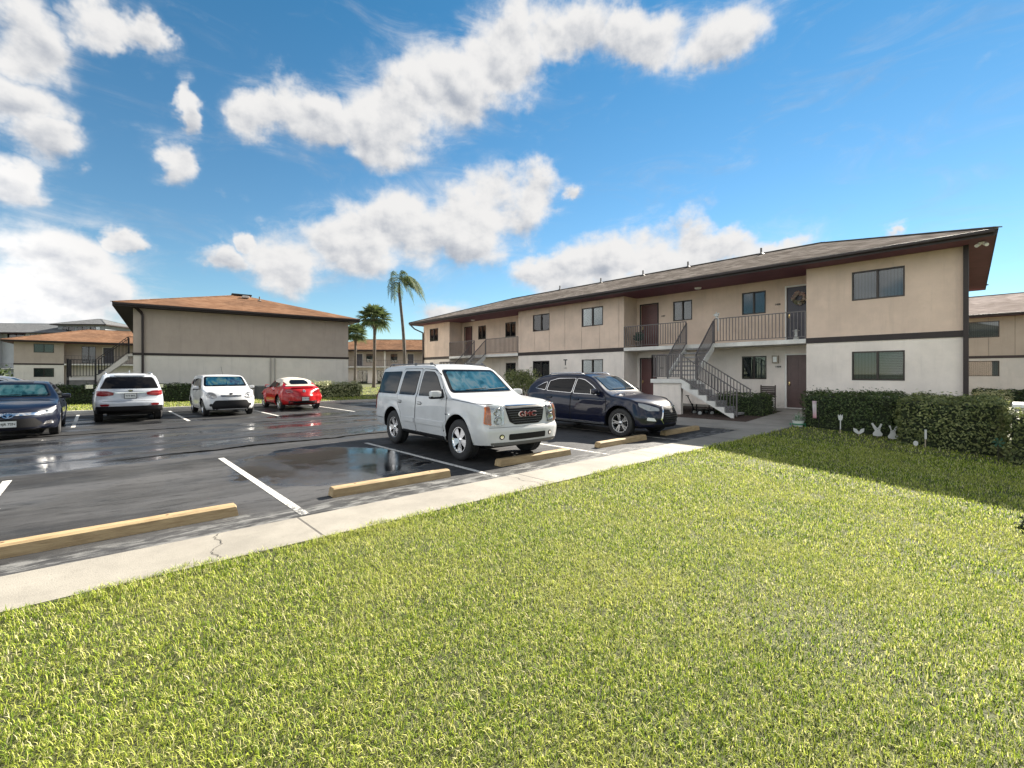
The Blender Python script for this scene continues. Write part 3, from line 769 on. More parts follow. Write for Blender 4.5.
# --- red convertible with a pale soft top, seen from behind
def beetle():
    S = dict(L=4.28, wh=.905, R=.335, tw=.225, rimr=.235, RA=.40, fw=1.28, rw=-1.26, tum=.42, tcurv=.5, should=.10, inset=.015, crown=.06, re=.10, bowf=.34, bowr=.34, lipr=.02, flare=.06,
        top=[(-2.14, .70), (-2.09, .84), (-1.95, .97), (-1.65, 1.07), (-1.42, 1.15), (-1.05, 1.34), (-.7, 1.44), (-.1, 1.475), (.25, 1.42), (.75, 1.08), (.85, 1.05), (1.3, .98), (1.8, .80), (2.05, .66), (2.14, .56)],
        w=[(-2.14, .56), (-2.04, .72), (-1.75, .86), (-1.2, .905), (1.2, .905), (1.7, .86), (2.0, .74), (2.14, .60)],
        bot=[(-2.14, .36), (-1.8, .26), (-.8, .20), (1.0, .20), (1.8, .22), (2.14, .26)], belt=.98,
        fz=[(.2, -.05), (.4, .02), (.8, -.08)], rz=[(.3, .0), (.45, .05), (.62, .04), (.70, .0), (1.0, -.08)],
        spokes=('double', 5, .036, .05),
        doors=[dict(poly=[(.78, .34), (.82, .6), (.78, .95), (.45, 1.22), (.28, 1.33), (-.30, 1.36), (-.52, 1.0), (-.55, .34)], win=[(.62, 1.02), (.38, 1.22), (.2, 1.30), (-.28, 1.32), (-.42, 1.02)], handle=(-.32, .86))],
        qwin=[[(-.56, 1.03), (-.40, 1.31), (-.72, 1.27), (-.98, 1.05)]], sill=[(-.75, .24), (.8, .24), (.8, .30), (-.75, .30)], mirror=(.50, 1.02, .19, .15),
        screen=[(.66, 1.08), (.50, 1.38)], rearwin=[(.40, 1.17), (.40, 1.25), (.30, 1.33)], wip=(1.1, .02), clad=lambda x: .23)
    mats = dict(paint=RED, rim=ALLOY, screen=SHADE_SILVER, sillm=PAINT_BLACK)
    def extra(root, D, bvh, S, mats):
        # soft top shell following the roof
        poly = [(-1.38, -.52), (-1.05, -.62), (-.6, -.66), (.12, -.62), (.20, 0), (.12, .62), (-.6, .66), (-1.05, .62), (-1.38, .52), (-1.44, 0)]
        t = D(poly, 'T', .02, CREAM_TOP, 'soft_top', rad=.08, step=.07, skirt=.02)
        for s, ax in ((1, 'L'), (-1, 'R')):
            D([(-.62, 1.06), (-.48, 1.345), (-.8, 1.33), (-1.12, 1.24), (-1.30, 1.10)], ax, .012, CREAM_TOP, 'soft_top_side', t, rad=.04)
            D([(-.60, 1.075), (-.47, 1.30), (-.70, 1.28), (-.92, 1.09)], ax, .016, PRIV, 'quarter_glass', rad=.03)
            P = lambda poly: poly if s > 0 else [(-a, b) for a, b in poly]
            l = D(P([(.46, .80), (.44, .88), (.58, .95), (.70, .93), (.74, .84), (.62, .79)]), 'B', .014, M('tail_dark_red', (.16, .004, .006), .15, coat=1), 'tail_light', rad=.05)
            D(P([(.54, .83), (.54, .88), (.66, .89), (.66, .84)]), 'B', .019, LAMP_RED, 'lamp_strip', l, rad=.02)
        D([(-.66, 1.07), (.66, 1.07), (.60, 1.12), (-.60, 1.12)], 'B', .035, CREAM_TOP, 'folded_cover_edge', t, rad=.03)
        D([(.38, 1.155), (.40, 1.25), (.30, 1.345), (-.30, 1.345), (-.40, 1.25), (-.38, 1.155)], 'B', .032, PRIV, 'rear_screen', t, rad=.04)
        D(rect(-.62, .62, .32, .42), 'B', .014, PAINT_BLACK, 'rear_valance', rad=.04)
        D([(-.48, .985), (.48, .985), (.46, 1.01), (-.46, 1.01)], 'B', .05, RED, 'rear_spoiler', rad=.01, skirt=.0)
        D(rect(-.62, .62, .60, .608), 'B', .003, PAINT_BLACK, 'bumper_seam', rad=0)
        e = [2 * math.pi * k / 18 for k in range(18)]
        b = D([(.06 * math.cos(a), .87 + .06 * math.sin(a)) for a in e], 'B', .014, CHROME, 'badge', rad=0, step=.03)
        D([(.048 * math.cos(a), .87 + .048 * math.sin(a)) for a in e], 'B', .017, M('badge_blue', (.1, .12, .16), .3), 'badge_field', b, rad=0, step=.03)
        letters(bvh, 'V', .055, 'B', 0, .892, .026, CHROME, b, 'badge_lettering'); letters(bvh, 'W', .055, 'B', 0, .848, .022, CHROME, b, 'badge_lettering')
        plate(bvh, 'B', .52, 'CQ 41 TD', root, off=.02)
    return build_car('convertible', S, mats, extra)
# ------------------------------------------------------------------ camera, light, sky
HEAD = R_(42.2)
cam = bpy.data.cameras.new('camera'); cam.sensor_width = 36; cam.lens = 36 * 460 / 1024; cam.shift_y = -10 / 1024; cam.clip_end = 3000; cam.clip_start = .05
camo = bpy.data.objects.new('camera', cam); COL.objects.link(camo); sc.camera = camo
camo.location = (0, 0, 1.65); camo.rotation_euler = (math.pi / 2, 0, -HEAD)
sc.view_settings.view_transform = 'Standard'; sc.view_settings.look = 'None'; sc.view_settings.gamma = 1; sc.view_settings.exposure = 1.9
SUN_AZ, SUN_EL = R_(4), R_(33.2)           # measured from +X towards +Y
sd = Vector((math.cos(SUN_AZ) * math.cos(SUN_EL), math.sin(SUN_AZ) * math.cos(SUN_EL), math.sin(SUN_EL)))
sun = bpy.data.lights.new('sun', 'SUN'); sun.energy = 5.0; sun.angle = R_(.5); sun.color = (1, .92, .80)
suno = bpy.data.objects.new('sun', sun); COL.objects.link(suno); suno.rotation_euler = (-sd).to_track_quat('-Z', 'Y').to_euler()

def build_sky():
    w = bpy.data.worlds.new('World'); sc.world = w; w.use_nodes = True
    t = NT(w)
    sky = t.n('ShaderNodeTexSky'); sky.sky_type = 'NISHITA'; sky.sun_disc = False
    sky.sun_elevation = SUN_EL; sky.sun_rotation = math.pi / 2 - SUN_AZ
    sky.air_density = 1.0; sky.dust_density = 0.0; sky.ozone_density = 2.5
    gen = t.n('ShaderNodeTexCoord').outputs['Generated']
    sep = t.n('ShaderNodeSeparateXYZ', {0: gen}); x, y, z = sep.outputs
    az = t.math('ARCTAN2', x, y)                     # compass angle from +Y towards +X
    hl = t.math('SQRT', t.math('ADD', t.math('MULTIPLY', x, x), t.math('MULTIPLY', y, y)))
    el = t.math('ARCTAN2', z, hl)
    P = t.n('ShaderNodeCombineXYZ', {0: az, 1: el}).outputs[0]
    def at(px, py):
        k = (px - 512) / 460; v = (374 - py) / 460
        return math.degrees(HEAD + math.atan(k)), math.degrees(math.atan(v / math.sqrt(1 + k * k)))
    wn = t.n('ShaderNodeTexNoise', {'Scale': 7., 'Detail': 5, 'Roughness': .62}); t.L.new(P, wn.inputs['Vector'])
    warp = t.vmath('MULTIPLY', t.vmath('SUBTRACT', wn.outputs['Color'], (.5, .5, .5)), (.15, .12, 0))
    Q = t.vmath('ADD', P, warp)
    field = None; top = None
    for px, py, rx, ry in CLOUDS:
        a, e = at(px, py); k = (px - 512) / 460
        sx = 1.06 * rx / 460 / (1 + k * k); sy = 1.12 * ry / 460 / math.sqrt(1 + k * k) * math.cos(R_(e)) ** 2
        d = t.vmath('MULTIPLY', t.vmath('SUBTRACT', Q, (R_(a), R_(e), 0)), (1 / sx, 1 / sy, 0))
        f = t.rng(t.vmath('LENGTH', d), 1.5, .1, 0, 1, True)
        g = t.math('MULTIPLY', f, t.math('MULTIPLY_ADD', t.n('ShaderNodeSeparateXYZ', {0: d}).outputs[1], .5, .62, clamp=True))
        field = f if field is None else t.math('MAXIMUM', field, f)
        top = g if top is None else t.math('MAXIMUM', top, g)
    # unseen broken cloud added over the rest of the sky as fill light
    rest = t.rng(t.math('ABSOLUTE', t.math('SUBTRACT', az, HEAD)), R_(56), R_(72))
    rest = t.math('MAXIMUM', rest, t.rng(el, R_(52), R_(62)))
    rc = t.math('MULTIPLY', rest, t.rng(t.noise(3.0, 4, .55, gen), .36, .60))
    field = t.math('MAXIMUM', field, rc); top = t.math('MAXIMUM', top, t.math('MULTIPLY', rc, .9))
    P3 = t.vmath('MULTIPLY', P, (1.0, 1.3, 1))
    def fb(vec): return t.noise(7.5, 8, .54, vec)
    n0 = fb(P3); n1 = fb(t.vmath('ADD', P3, (.012, .022, 0)))
    dens = t.math('ADD', field, t.math('MULTIPLY', t.math('SUBTRACT', n0, .5), 1.9))
    alpha = t.rng(dens, .26, .80)
    ratio = t.math('DIVIDE', top, t.math('MAXIMUM', field, .05))
    relief = t.math('MULTIPLY', t.math('SUBTRACT', n0, n1), 2.2)
    thick = t.rng(dens, .55, 1.5)
    br = t.math('ADD', t.math('SUBTRACT', t.math('MULTIPLY_ADD', ratio, .55, .50), t.math('MULTIPLY', thick, .20)), relief, clamp=True)
    ccol = t.mix(t.rng(br, .15, 1.0), (.40, .45, .54), (1.0, .99, .98))
    # unseen clouds opposite the sun get raised gain, an added fill
    away = t.rng(t.vmath('DOT_PRODUCT', gen, tuple(sd)), .25, -.45, CLOUD_GAIN, CLOUD_FILL)
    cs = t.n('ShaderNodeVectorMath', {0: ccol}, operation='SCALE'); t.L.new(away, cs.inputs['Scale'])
    veil = t.noise(4., 8, .65, t.mapping(P, (1.2, 3.4, 1), rot=(0, 0, R_(-25))), 1.2)
    va = t.math('ADD', t.math('MULTIPLY', t.rng(veil, .50, .85), .30), t.math('MULTIPLY', t.rng(veil, .36, .66), t.math('MULTIPLY', t.rng(field, .0, .55), .38)))
    tint = t.mix(t.rng(el, R_(2), R_(38), 0, 1, False), (.60, .69, .68), (.27, .62, .69))
    base = t.vmath('MULTIPLY', sky.outputs[0], tint)
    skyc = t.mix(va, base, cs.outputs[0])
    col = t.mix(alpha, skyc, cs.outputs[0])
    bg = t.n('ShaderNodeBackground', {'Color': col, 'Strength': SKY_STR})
    o = t.n('ShaderNodeOutputWorld'); t.L.new(bg.outputs[0], o.inputs[0])
SKY_STR = .055; CLOUD_GAIN = 4.3; CLOUD_FILL = 10.5
CLOUDS = [  # banks of cumulus: centre and radii as seen from the lot
    (22, 30, 54, 40), (14, 100, 58, 34), (40, 145, 46, 30), (108, 32, 40, 24), (140, 40, 28, 20), (10, 182, 34, 24),
    (185, 105, 17, 24), (174, 158, 25, 30),
    (262, 110, 28, 26), (310, 115, 46, 36), (390, 118, 66, 50), (450, 92, 52, 54), (505, 55, 52, 50), (565, 35, 50, 40), (640, 42, 58, 34), (715, 38, 58, 36),
    (222, 262, 30, 15), (243, 240, 18, 14), (290, 258, 60, 32), (350, 246, 66, 38), (410, 236, 64, 42), (465, 222, 60, 44), (505, 206, 50, 40), (532, 192, 34, 30), (574, 187, 11, 10),
    (60, 256, 85, 40), (60, 292, 110, 36), (125, 240, 26, 12), (20, 312, 100, 24), (118, 298, 26, 18),
    (560, 275, 46, 22), (605, 262, 56, 30), (650, 256, 52, 32), (690, 250, 40, 26), (735, 248, 60, 22), (785, 243, 44, 12), (630, 285, 90, 20), (905, 230, 12, 7), (445, 318, 26, 12),
]
build_sky()

# ------------------------------------------------------------------ ground
def hgt(x, y):
    """height of the ground outside the lot"""
    x = np.asarray(x, float); y = np.asarray(y, float)
    pad = .2 * smooth_step(15, 20.5, x) * smooth_step(60, 45, np.abs(y) + 0 * x)
    south = -.06 * np.clip(4.7 - y, 0, 9) * smooth_step(2, 8, x)
    north = .10 * smooth_step(26.5, 26.52, y)
    return pad + south + north
LOTX0, LOTX1, LOTY0, LOTY1 = -45, 14.0, 5.5, 26.4

def build_ground():
    xs = sorted(set(list(np.arange(-60, 60.1, 1.0)) + list(np.arange(-2, 24, .5)) + [LOTX1, LOTX1 + .01, LOTX0, -400, -200, -120, -90, 90, 120, 200, 400, 800, -800, 1500, -1500]))
    ys = sorted(set(list(np.arange(-40, 60.1, 1.0)) + list(np.arange(-2, 8, .5)) + [4.7, 4.71, 5.49, 26.5, 26.52, 26.4, -80, -120, -300, 80, 120, 200, 400, 800, -800, 1500]))
    xs = np.array(xs); ys = np.array(ys)
    X, Y = np.meshgrid(xs, ys, indexing='ij'); Z = hgt(X, Y)
    inlot = (X > LOTX0 + .001) & (X < LOTX1 + .005) & (Y > LOTY0 - .9) & (Y < 26.51)
    Z = np.where(inlot & (Y > 4.705), -.06, Z)
    Z = np.where((~inlot) & (Y > 4.705) & (Y < 6.3) & (X >= LOTX1) & (X < 21), Z - .03, Z)
    V = np.stack([X, Y, Z], -1).reshape(-1, 3); nx, ny = len(xs), len(ys)
    F = [(i * ny + j, (i + 1) * ny + j, (i + 1) * ny + j + 1, i * ny + j + 1) for i in range(nx - 1) for j in range(ny - 1)]
    m, t = newmat('turf_soil')
    a = t.noise(.35, 5, .6); b = t.noise(26., 4, .7)
    c = t.mix(t.rng(a, .35, .65), (.06, .075, .02), (.10, .11, .03))
    c = t.mix(t.rng(b, .35, .7), t.mix(.6, c, (.035, .03, .015)), c)
    t.out(t.pbr(color=c, rough=.9, normal=t.bump(b, .8, .05)))
    o = mesh_obj('ground', V, F, m, None, True); tag(o, kind='structure')

def asphalt_mat():
    m, t = newmat('wet_asphalt')
    P = t.obj(); sep = t.n('ShaderNodeSeparateXYZ', {0: P}); x, y, _ = sep.outputs
    wob = t.math('MULTIPLY', t.math('SUBTRACT', t.noise(.35, 4, .6, P), .5), 2.4)
    yw = t.math('ADD', y, wob)
    far = t.rng(yw, 11.0, 12.4)
    grit = t.noise(60., 5, .8, P); mid = t.noise(1.1, 6, .65, P)
    st = t.noise(.55, 6, .62, t.mapping(P, (.30, 1.7, 1), rot=(0, 0, R_(4))), .6)
    st2 = t.noise(1.3, 4, .6, t.mapping(P, (.16, 2.2, 1), rot=(0, 0, R_(-5))), .8)
    # film of water: broad streaks beyond the seam, one pool in front of the white SUV
    def ell(cx, cy, rx, ry, soft=.25):
        d = t.vmath('MULTIPLY', t.vmath('SUBTRACT', P, (cx, cy, 0)), (1 / rx, 1 / ry, 0))
        L = t.math('ADD', t.vmath('LENGTH', d), t.math('MULTIPLY', t.math('SUBTRACT', t.noise(1.6, 4, .6, P), .5), .9))
        return t.rng(L, 1 + soft, 1 - soft)
    pool = t.math('MAXIMUM', ell(3.25, 8.7, 1.6, 1.9, .10), ell(1.2, 12.9, 3.4, .5, .2))
    pool = t.math('MAXIMUM', pool, ell(-1.6, 11.5, 3.4, .55, .2))
    pool = t.math('MAXIMUM', pool, ell(6.2, 13.2, 4.0, .8, .2)); pool = t.math('MAXIMUM', pool, ell(-3., 12.6, 3.2, .6, .2))
    pool = t.math('MAXIMUM', pool, ell(7.2, 19.2, 2.4, .9, .15)); pool = t.math('MAXIMUM', pool, ell(10.6, 17.8, 3.4, 1.4, .15))
    pool = t.math('MAXIMUM', pool, ell(5.9, 15.6, 5.5, .45, .15)); pool = t.math('MAXIMUM', pool, ell(-4., 15.2, 6., .6, .15))
    film = t.math('MULTIPLY', t.rng(st, .44, .60), far)
    film = t.math('MAXIMUM', film, t.math('MULTIPLY', t.rng(mid, .55, .75), .35))
    wet = t.math('MAXIMUM', film, pool)
    near_worn = t.rng(t.math('ADD', y, t.math('MULTIPLY', t.math('SUBTRACT', mid, .5), 1.2)), 6.15, 5.8)
    dry = t.mix(t.rng(t.noise(.8, 5, .6, P), .3, .7), (.014, .014, .015), (.030, .030, .030))
    dry = t.mix(t.math('MULTIPLY', t.rng(t.noise(.28, 5, .6, t.mapping(P, (.5, 1.5, 1))), .42, .6), t.math('SUBTRACT', 1.0, far)), dry, (.060, .060, .062))
    mot = t.noise(3.6, 8, .78, t.mapping(P, (.6, 1.8, 1)))
    dry = t.mix(t.math('MULTIPLY', t.rng(mot, .50, .66), .5), dry, (.060, .060, .059))
    dry = t.mix(t.math('MULTIPLY', t.rng(mot, .49, .36), .75), dry, (.010, .010, .010))
    patch = t.math('MULTIPLY', near_worn, t.rng(t.noise(4.5, 6, .7, t.mapping(P, (.6, 2, 1))), .45, .6))
    dry = t.mix(patch, dry, (.15, .15, .145))
    dry = t.mix(t.math('MULTIPLY', t.rng(grit, .58, .72), .4), dry, (.10, .10, .10))
    c = t.mix(t.math('MULTIPLY', wet, .75), dry, (.012, .013, .015))
    # open crack filled with water
    w1 = t.math('MULTIPLY', t.math('SUBTRACT', t.noise(.6, 4, .6, P), .5), .9)
    line = None
    for y0_, sl, wd, xa, xb in ((11.55, .10, .15, .2, 6.5), (14.3, .03, .10, -9, -1.2), (17.2, .05, .13, -9, 2.2), (17.6, -.02, .10, 4.2, 9.5), (13.4, .04, .06, 2.5, 9)):
        k_ = t.math('ABSOLUTE', t.math('SUBTRACT', t.math('ADD', t.math('ADD', y, w1), t.math('MULTIPLY', x, -sl)), y0_))
        l_ = t.math('MULTIPLY', t.rng(k_, wd, wd * .55), t.math('MULTIPLY', t.rng(x, xa - .5, xa + .3), t.rng(x, xb + .5, xb - .3)))
        line = l_ if line is None else t.math('MAXIMUM', line, l_)
    c = t.mix(t.math('MULTIPLY', line, .93), c, (.003, .003, .003))
    rough = t.math('ADD', t.math('MULTIPLY', t.math('SUBTRACT', 1., wet), .62), t.math('ADD', t.rng(t.noise(.9, 4, .6, P), .4, .6, .05, .20), t.math('MULTIPLY', t.rng(st2, .35, .65, .35, 1.), t.math('MULTIPLY', film, .26))))
    rough = t.math('MAXIMUM', rough, t.math('MAXIMUM', t.math('MULTIPLY', line, .85), t.math('MULTIPLY', patch, .75)))
    bs = t.math('SUBTRACT', 1.0, t.math('MULTIPLY', wet, .93))
    bn = t.n('ShaderNodeBump', {'Distance': .006, 'Strength': t.math('MULTIPLY', bs, .8), 'Height': grit}).outputs[0]
    b2 = t.n('ShaderNodeBump', {'Distance': .03, 'Strength': t.math('MULTIPLY', bs, .25), 'Height': t.noise(1.8, 3, .5, P), 'Normal': bn}).outputs[0]
    t.out(t.pbr(color=c, rough=rough, normal=b2, spec=t.math('MAXIMUM', t.math('SUBTRACT', t.math('MULTIPLY_ADD', wet, .35, .25), t.math('MULTIPLY', line, .5)), 0.)))
    return m
def concrete(name, col=(.36, .345, .31), joint=0, axis=0, jw=.012):
    if name in _M: return _M[name]
    m, t = newmat(name); P = t.obj()
    a = t.noise(1.3, 6, .65, P); b = t.noise(90., 3, .6, P); s = t.noise(6., 5, .7, P)
    c = t.mix(t.rng(a, .3, .7), tuple(q * .82 for q in col), tuple(min(1, q * 1.12) for q in col))
    c = t.mix(t.math('MULTIPLY', t.rng(s, .55, .75), .25), c, tuple(q * .55 for q in col))
    c = t.mix(t.math('MULTIPLY', t.rng(b, .52, .70), .45), c, tuple(q * .5 for q in col))
    c = t.mix(t.math('MULTIPLY', t.rng(t.noise(34., 4, .7, P), .54, .68), .35), c, tuple(q * .62 for q in col))
    h = b
    if joint:
        sp = t.n('ShaderNodeSeparateXYZ', {0: P}).outputs[axis]
        w = t.math('ABSOLUTE', t.math('SUBTRACT', t.math('FRACT', t.math('MULTIPLY', sp, 1 / joint)), .5))
        j = t.rng(w, jw / joint * 1.5, jw / joint * .5)
        c = t.mix(t.math('MULTIPLY', j, .8), c, (.05, .045, .04))
        h = t.math('SUBTRACT', b, t.math('MULTIPLY', j, 2.))
    t.out(t.pbr(color=c, rough=.85, normal=t.bump(h, .35, .01))); _M[name] = m
    return m

def sheet(name, poly_rows, mat, zf, thick=0):
    """strip of quads given as rows of (x, y); zf gives the height"""
    V = [(x, y, float(zf(x, y))) for r in poly_rows for x, y in r]; n = len(poly_rows[0])
    F = [(i * n + k, (i + 1) * n + k, (i + 1) * n + k + 1, i * n + k + 1) for i in range(len(poly_rows) - 1) for k in range(n - 1)]
    if thick:
        b = len(V); V += [(x, y, z - thick) for x, y, z in V]
        m = len(poly_rows)
        loop = [i * n for i in range(m)] + [(m - 1) * n + k for k in range(1, n)] + [i * n + n - 1 for i in range(m - 2, -1, -1)] + [k for k in range(n - 2, 0, -1)]
        for q in range(len(loop)):
            a, c = loop[q], loop[(q + 1) % len(loop)]; F.append((a, c, c + b, a + b))
    o = mesh_obj(name, V, F, mat)
    bm = bmesh.new(); bm.from_mesh(o.data); bmesh.ops.recalc_face_normals(bm, faces=bm.faces); bm.to_mesh(o.data); bm.free()
    tag(o, kind='structure'); return o

build_ground()
LOT = asphalt_mat()
o = sheet('parking_lot', [[(x, 5.5), (x, 26.25)] for x in (LOTX0, 0, LOTX1)], LOT, lambda x, y: 0.0)
o = sheet('side_drive', [[(x, 26.25), (x, 52)] for x in (-40, -2.6)], LOT, lambda x, y: .118 if y > 27 else .0)
CONC = concrete('walk_concrete', (.26, .24, .21), 0)
rows = [[(x, 4.68), (x, 5.5)] for x in np.arange(-8, 14.01, 1.0)]
WALKM = concrete('walk_jointed', (.235, .218, .185), 3.4, 0, .012)
o = sheet('sidewalk', rows, WALKM, lambda x, y: .022, .1)
rows = [[(x, 4.72), (x, 5.5), (x, 6.15)] for x in np.arange(14, 21.6, .5)]
o = sheet('entrance_walk', rows, concrete('entrance_concrete', (.27, .25, .22), 1.5, 0, .012), lambda x, y: float(hgt(x, 5)) + .024, .12)
o = sheet('apron', [[(x, y) for y in (6.15, 10, 16, 22, 26)] for x in (13.98, 15, 16.2)], CONC, lambda x, y: float(hgt(x, 5)) + .014, .1)
# sidewalk cracks: thin dark joints worked into the slab
def crack(pts, w=.010):
    V = []; F = []
    for i, (x, y) in enumerate(pts):
        ww = w * (0.6 + .8 * random.random()); V += [(x - ww, y, .0265), (x + ww, y, .0265)]
    F = [(2 * i, 2 * i + 1, 2 * i + 3, 2 * i + 2) for i in range(len(pts) - 1)]
    tag(mesh_obj('pavement_crack', V, F, M('crack_dark', (.04, .035, .03), .9)), kind='structure')
for x0, sl in ((.78, .16), (4.9, -.05), (8.1, .1)):
    crack([(x0 + sl * k / 24 + random.uniform(-.014, .014) + .035 * math.sin(k * .5 + x0), 4.70 + .79 * k / 24) for k in range(25)], .0035)
# kerb along the far stalls
rows = [[(x, 26.25), (x, 26.42)] for x in np.arange(-2.6, 14.1, 1.2)]
sheet('kerb', rows, concrete('kerb_concrete', (.48, .46, .42), 3., 0), lambda x, y: .125, .16)
sheet('kerb', [[(13.98, y), (14.14, y)] for y in (8.0, 14, 20, 26.42)], concrete('kerb_concrete'), lambda x, y: .11, .16) if False else None
# painted stall lines
m, t = newmat('line_paint'); w_ = t.noise(14., 6, .75); ly = t.n('ShaderNodeSeparateXYZ', {0: t.obj()}).outputs[1]; w_ = t.math('ADD', w_, t.rng(ly, 6.3, 5.9, 0, .10)); w_ = t.math('ADD', w_, t.math('MULTIPLY', t.math('SUBTRACT', t.noise(60., 4, .8), .5), .25)); t.out(t.pbr(color=t.mix(t.rng(w_, .52, .62), (.50, .49, .46), (.10, .10, .10)), rough=.8)); LINEM = m
def line(x, y0, y1, w=.10, skew=0):
    V = [(x - w / 2, y0, .004), (x + w / 2, y0, .004), (x + w / 2 + skew, y1, .004), (x - w / 2 + skew, y1, .004)]
    tag(mesh_obj('painted_stall_line', V, [(0, 1, 2, 3)], LINEM), kind='structure')
for x in (-4.15, -1.0, 1.83, 4.80, 7.8, 10.8): line(x, 5.62, 10.5)
for x in (-6.5, -3.5, -.5, 2.45, 5.35, 8.45, 11.4): line(x, 19.6, 25.4)

# wheel stops
m, t = newmat('painted_timber')
P = t.obj(); a = t.noise(3., 5, .7, t.mapping(P, (1, 6, 6))); b = t.noise(40., 3, .6, t.mapping(P, (.15, 1, 1)))
t.out(t.pbr(color=t.mix(t.rng(a, .3, .7), (.24, .165, .082), (.38, .28, .15)), rough=.75, normal=t.bump(b, .4, .01))); STOPM = m
def stop(xc, y, label, L=1.88, first=None):
    bm = bmesh.new()
    prof = [(-.085, 0), (-.075, .105), (-.055, .125), (.055, .125), (.075, .105), (.085, 0)]
    prism(bm, prof, -L / 2, L / 2, 'YZ')
    for v in bm.verts:
        if abs(abs(v.co.x) - L / 2) < .001 and v.co.z > .05: v.co.x *= .985
    bmesh.ops.bevel(bm, geom=[e for e in bm.edges if abs(e.verts[0].co.x - e.verts[1].co.x) < .001], offset=.008, segments=1, affect='EDGES')
    r = bm_obj('wheel_stop', bm, STOPM, None)
    r.location = (xc, y, .002); r.rotation_euler = (0, 0, R_(random.uniform(-1, 1)))
    tag(r, label, 'wheel stop', 'parking wheel stops along the sidewalk')
    for s in (-.6, .6):
        bm = bmesh.new(); lathe(bm, [(.001, .128), (.014, .128), (.016, .122)], 10, 'Z', (s, 0, 0)); bm_obj('anchor_bolt', bm, M('rust', (.12, .06, .03), .8), r)
stop(-.02, 6.18, 'long tan wheel stop nearest the viewer at the left edge, in an empty stall', 2.52)
stop(3.28, 6.20, 'tan wheel stop in the empty stall left of the white SUV')
stop(6.26, 6.24, 'tan wheel stop in front of the white SUV bumper')
stop(9.28, 6.34, 'tan wheel stop just left of the navy crossover front wheel', 1.95)
stop(12.25, 6.42, 'tan wheel stop farthest along, in shade before the stair landing', 1.95)
# ------------------------------------------------------------------ building materials
def stucco(name, col, seams=0, axis=0, soil=.12):
    if name in _M: return _M[name]
    m, t = newmat(name); P = t.obj()
    a = t.noise(.9, 6, .65, P); b = t.noise(55., 4, .7, P); st = t.noise(1.5, 5, .7, t.mapping(P, (2.6, 2.6, .25)))
    c = t.mix(t.rng(a, .3, .7), tuple(q * (1 - soil) for q in col), col)
    c = t.mix(t.math('MULTIPLY', t.rng(st, .5, .72), .38), c, tuple(q * .68 for q in col))
    zz = t.n('ShaderNodeSeparateXYZ', {0: P}).outputs[2]
    gr = t.math('MULTIPLY', t.rng(zz, .9, .1), t.rng(t.noise(3., 5, .7, P), .42, .62))
    c = t.mix(t.math('MULTIPLY', gr, .5), c, tuple(q * .45 for q in col))
    h = b
    if seams:
        sp = t.n('ShaderNodeSeparateXYZ', {0: P}).outputs[axis]
        w = t.math('ABSOLUTE', t.math('SUBTRACT', t.math('FRACT', t.math('MULTIPLY', sp, 1 / seams)), .5))
        j = t.rng(w, .018 / seams, .006 / seams)
        c = t.mix(t.math('MULTIPLY', j, .45), c, tuple(q * .45 for q in col)); h = t.math('SUBTRACT', t.math('MULTIPLY', b, .5), t.math('MULTIPLY', j, 2.))
    t.out(t.pbr(color=c, rough=.9, normal=t.bump(h, .7, .02))); _M[name] = m
    return m
def shingles(name, c1, c2, c3, rough=.75):
    if name in _M: return _M[name]
    m, t = newmat(name); P = t.obj()
    sp = t.n('ShaderNodeSeparateXYZ', {0: P}); x, y, z = sp.outputs
    row = t.math('MULTIPLY', z, 1 / .065); ri = t.math('FLOOR', row); rf = t.math('FRACT', row)
    sh = t.math('MULTIPLY', t.math('FRACT', t.math('MULTIPLY', ri, .377)), .4)
    along = t.math('ADD', t.math('ADD', x, y), sh)
    ai = t.math('FLOOR', t.math('MULTIPLY', along, 1 / .28))
    cell = t.n('ShaderNodeCombineXYZ', {0: ai, 1: ri}).outputs[0]
    wn = t.n('ShaderNodeTexWhiteNoise', noise_dimensions='2D'); t.L.new(cell, wn.inputs['Vector'])
    big = t.noise(.35, 5, .65, P)
    c = t.mix(wn.outputs['Value'], c1, c2)
    c = t.mix(t.math('MULTIPLY', t.rng(big, .42, .62), .55), c, c3)
    edge = t.rng(rf, .14, .0)
    c = t.mix(t.math('MULTIPLY', edge, .6), c, tuple(q * .4 for q in c1))
    g = t.noise(160., 2, .6, P)
    h = t.math('ADD', t.math('MULTIPLY', rf, -1.), t.math('ADD', t.math('MULTIPLY', g, .4), t.math('MULTIPLY', wn.outputs['Value'], .5)))
    t.out(t.pbr(color=c, rough=1.0, spec=.0, normal=t.bump(h, .6, .025))); _M[name] = m
    return m
def door_mat(name, col):
    return M(name, col, .45, var=.12, vscale=3, bump=.08, bscale=60)
UPPER = stucco('beige_siding', (.70, .545, .435), 1.22, 0, .2); UPPER_P = stucco('beige_stucco', (.70, .545, .435), 0, 0, .16); LOWER = stucco('cream_stucco', (.80, .72, .645), 0, 0, .16)
UPPER_G = stucco('taupe_stucco', (.44, .37, .315)); LOWER_G = stucco('grey_stucco', (.70, .655, .59))
UPPER_Y = stucco('beige_stucco_seamed', (.50, .40, .30), 1.22, 0)
TRIM = M('brown_trim', (.020, .012, .011), .6, var=.15, bump=.1); SOFFIT = M('maroon_soffit', (.13, .040, .065), .7, var=.12, vscale=2)
DECKW = concrete('deck_edge', (.66, .64, .60)); BRONZE = M('bronze_frame', (.035, .028, .024), .4, .4)
RAILM = M('rail_bronze', (.12, .108, .108), .5, .3, var=.15); RAILD = M('rail_dark', (.02, .018, .018), .5, .3)
DOORB = door_mat('maroon_door', (.095, .035, .032)); DOORG = door_mat('brown_door', (.10, .06, .055)); DOORD = door_mat('dark_door', (.045, .040, .055))
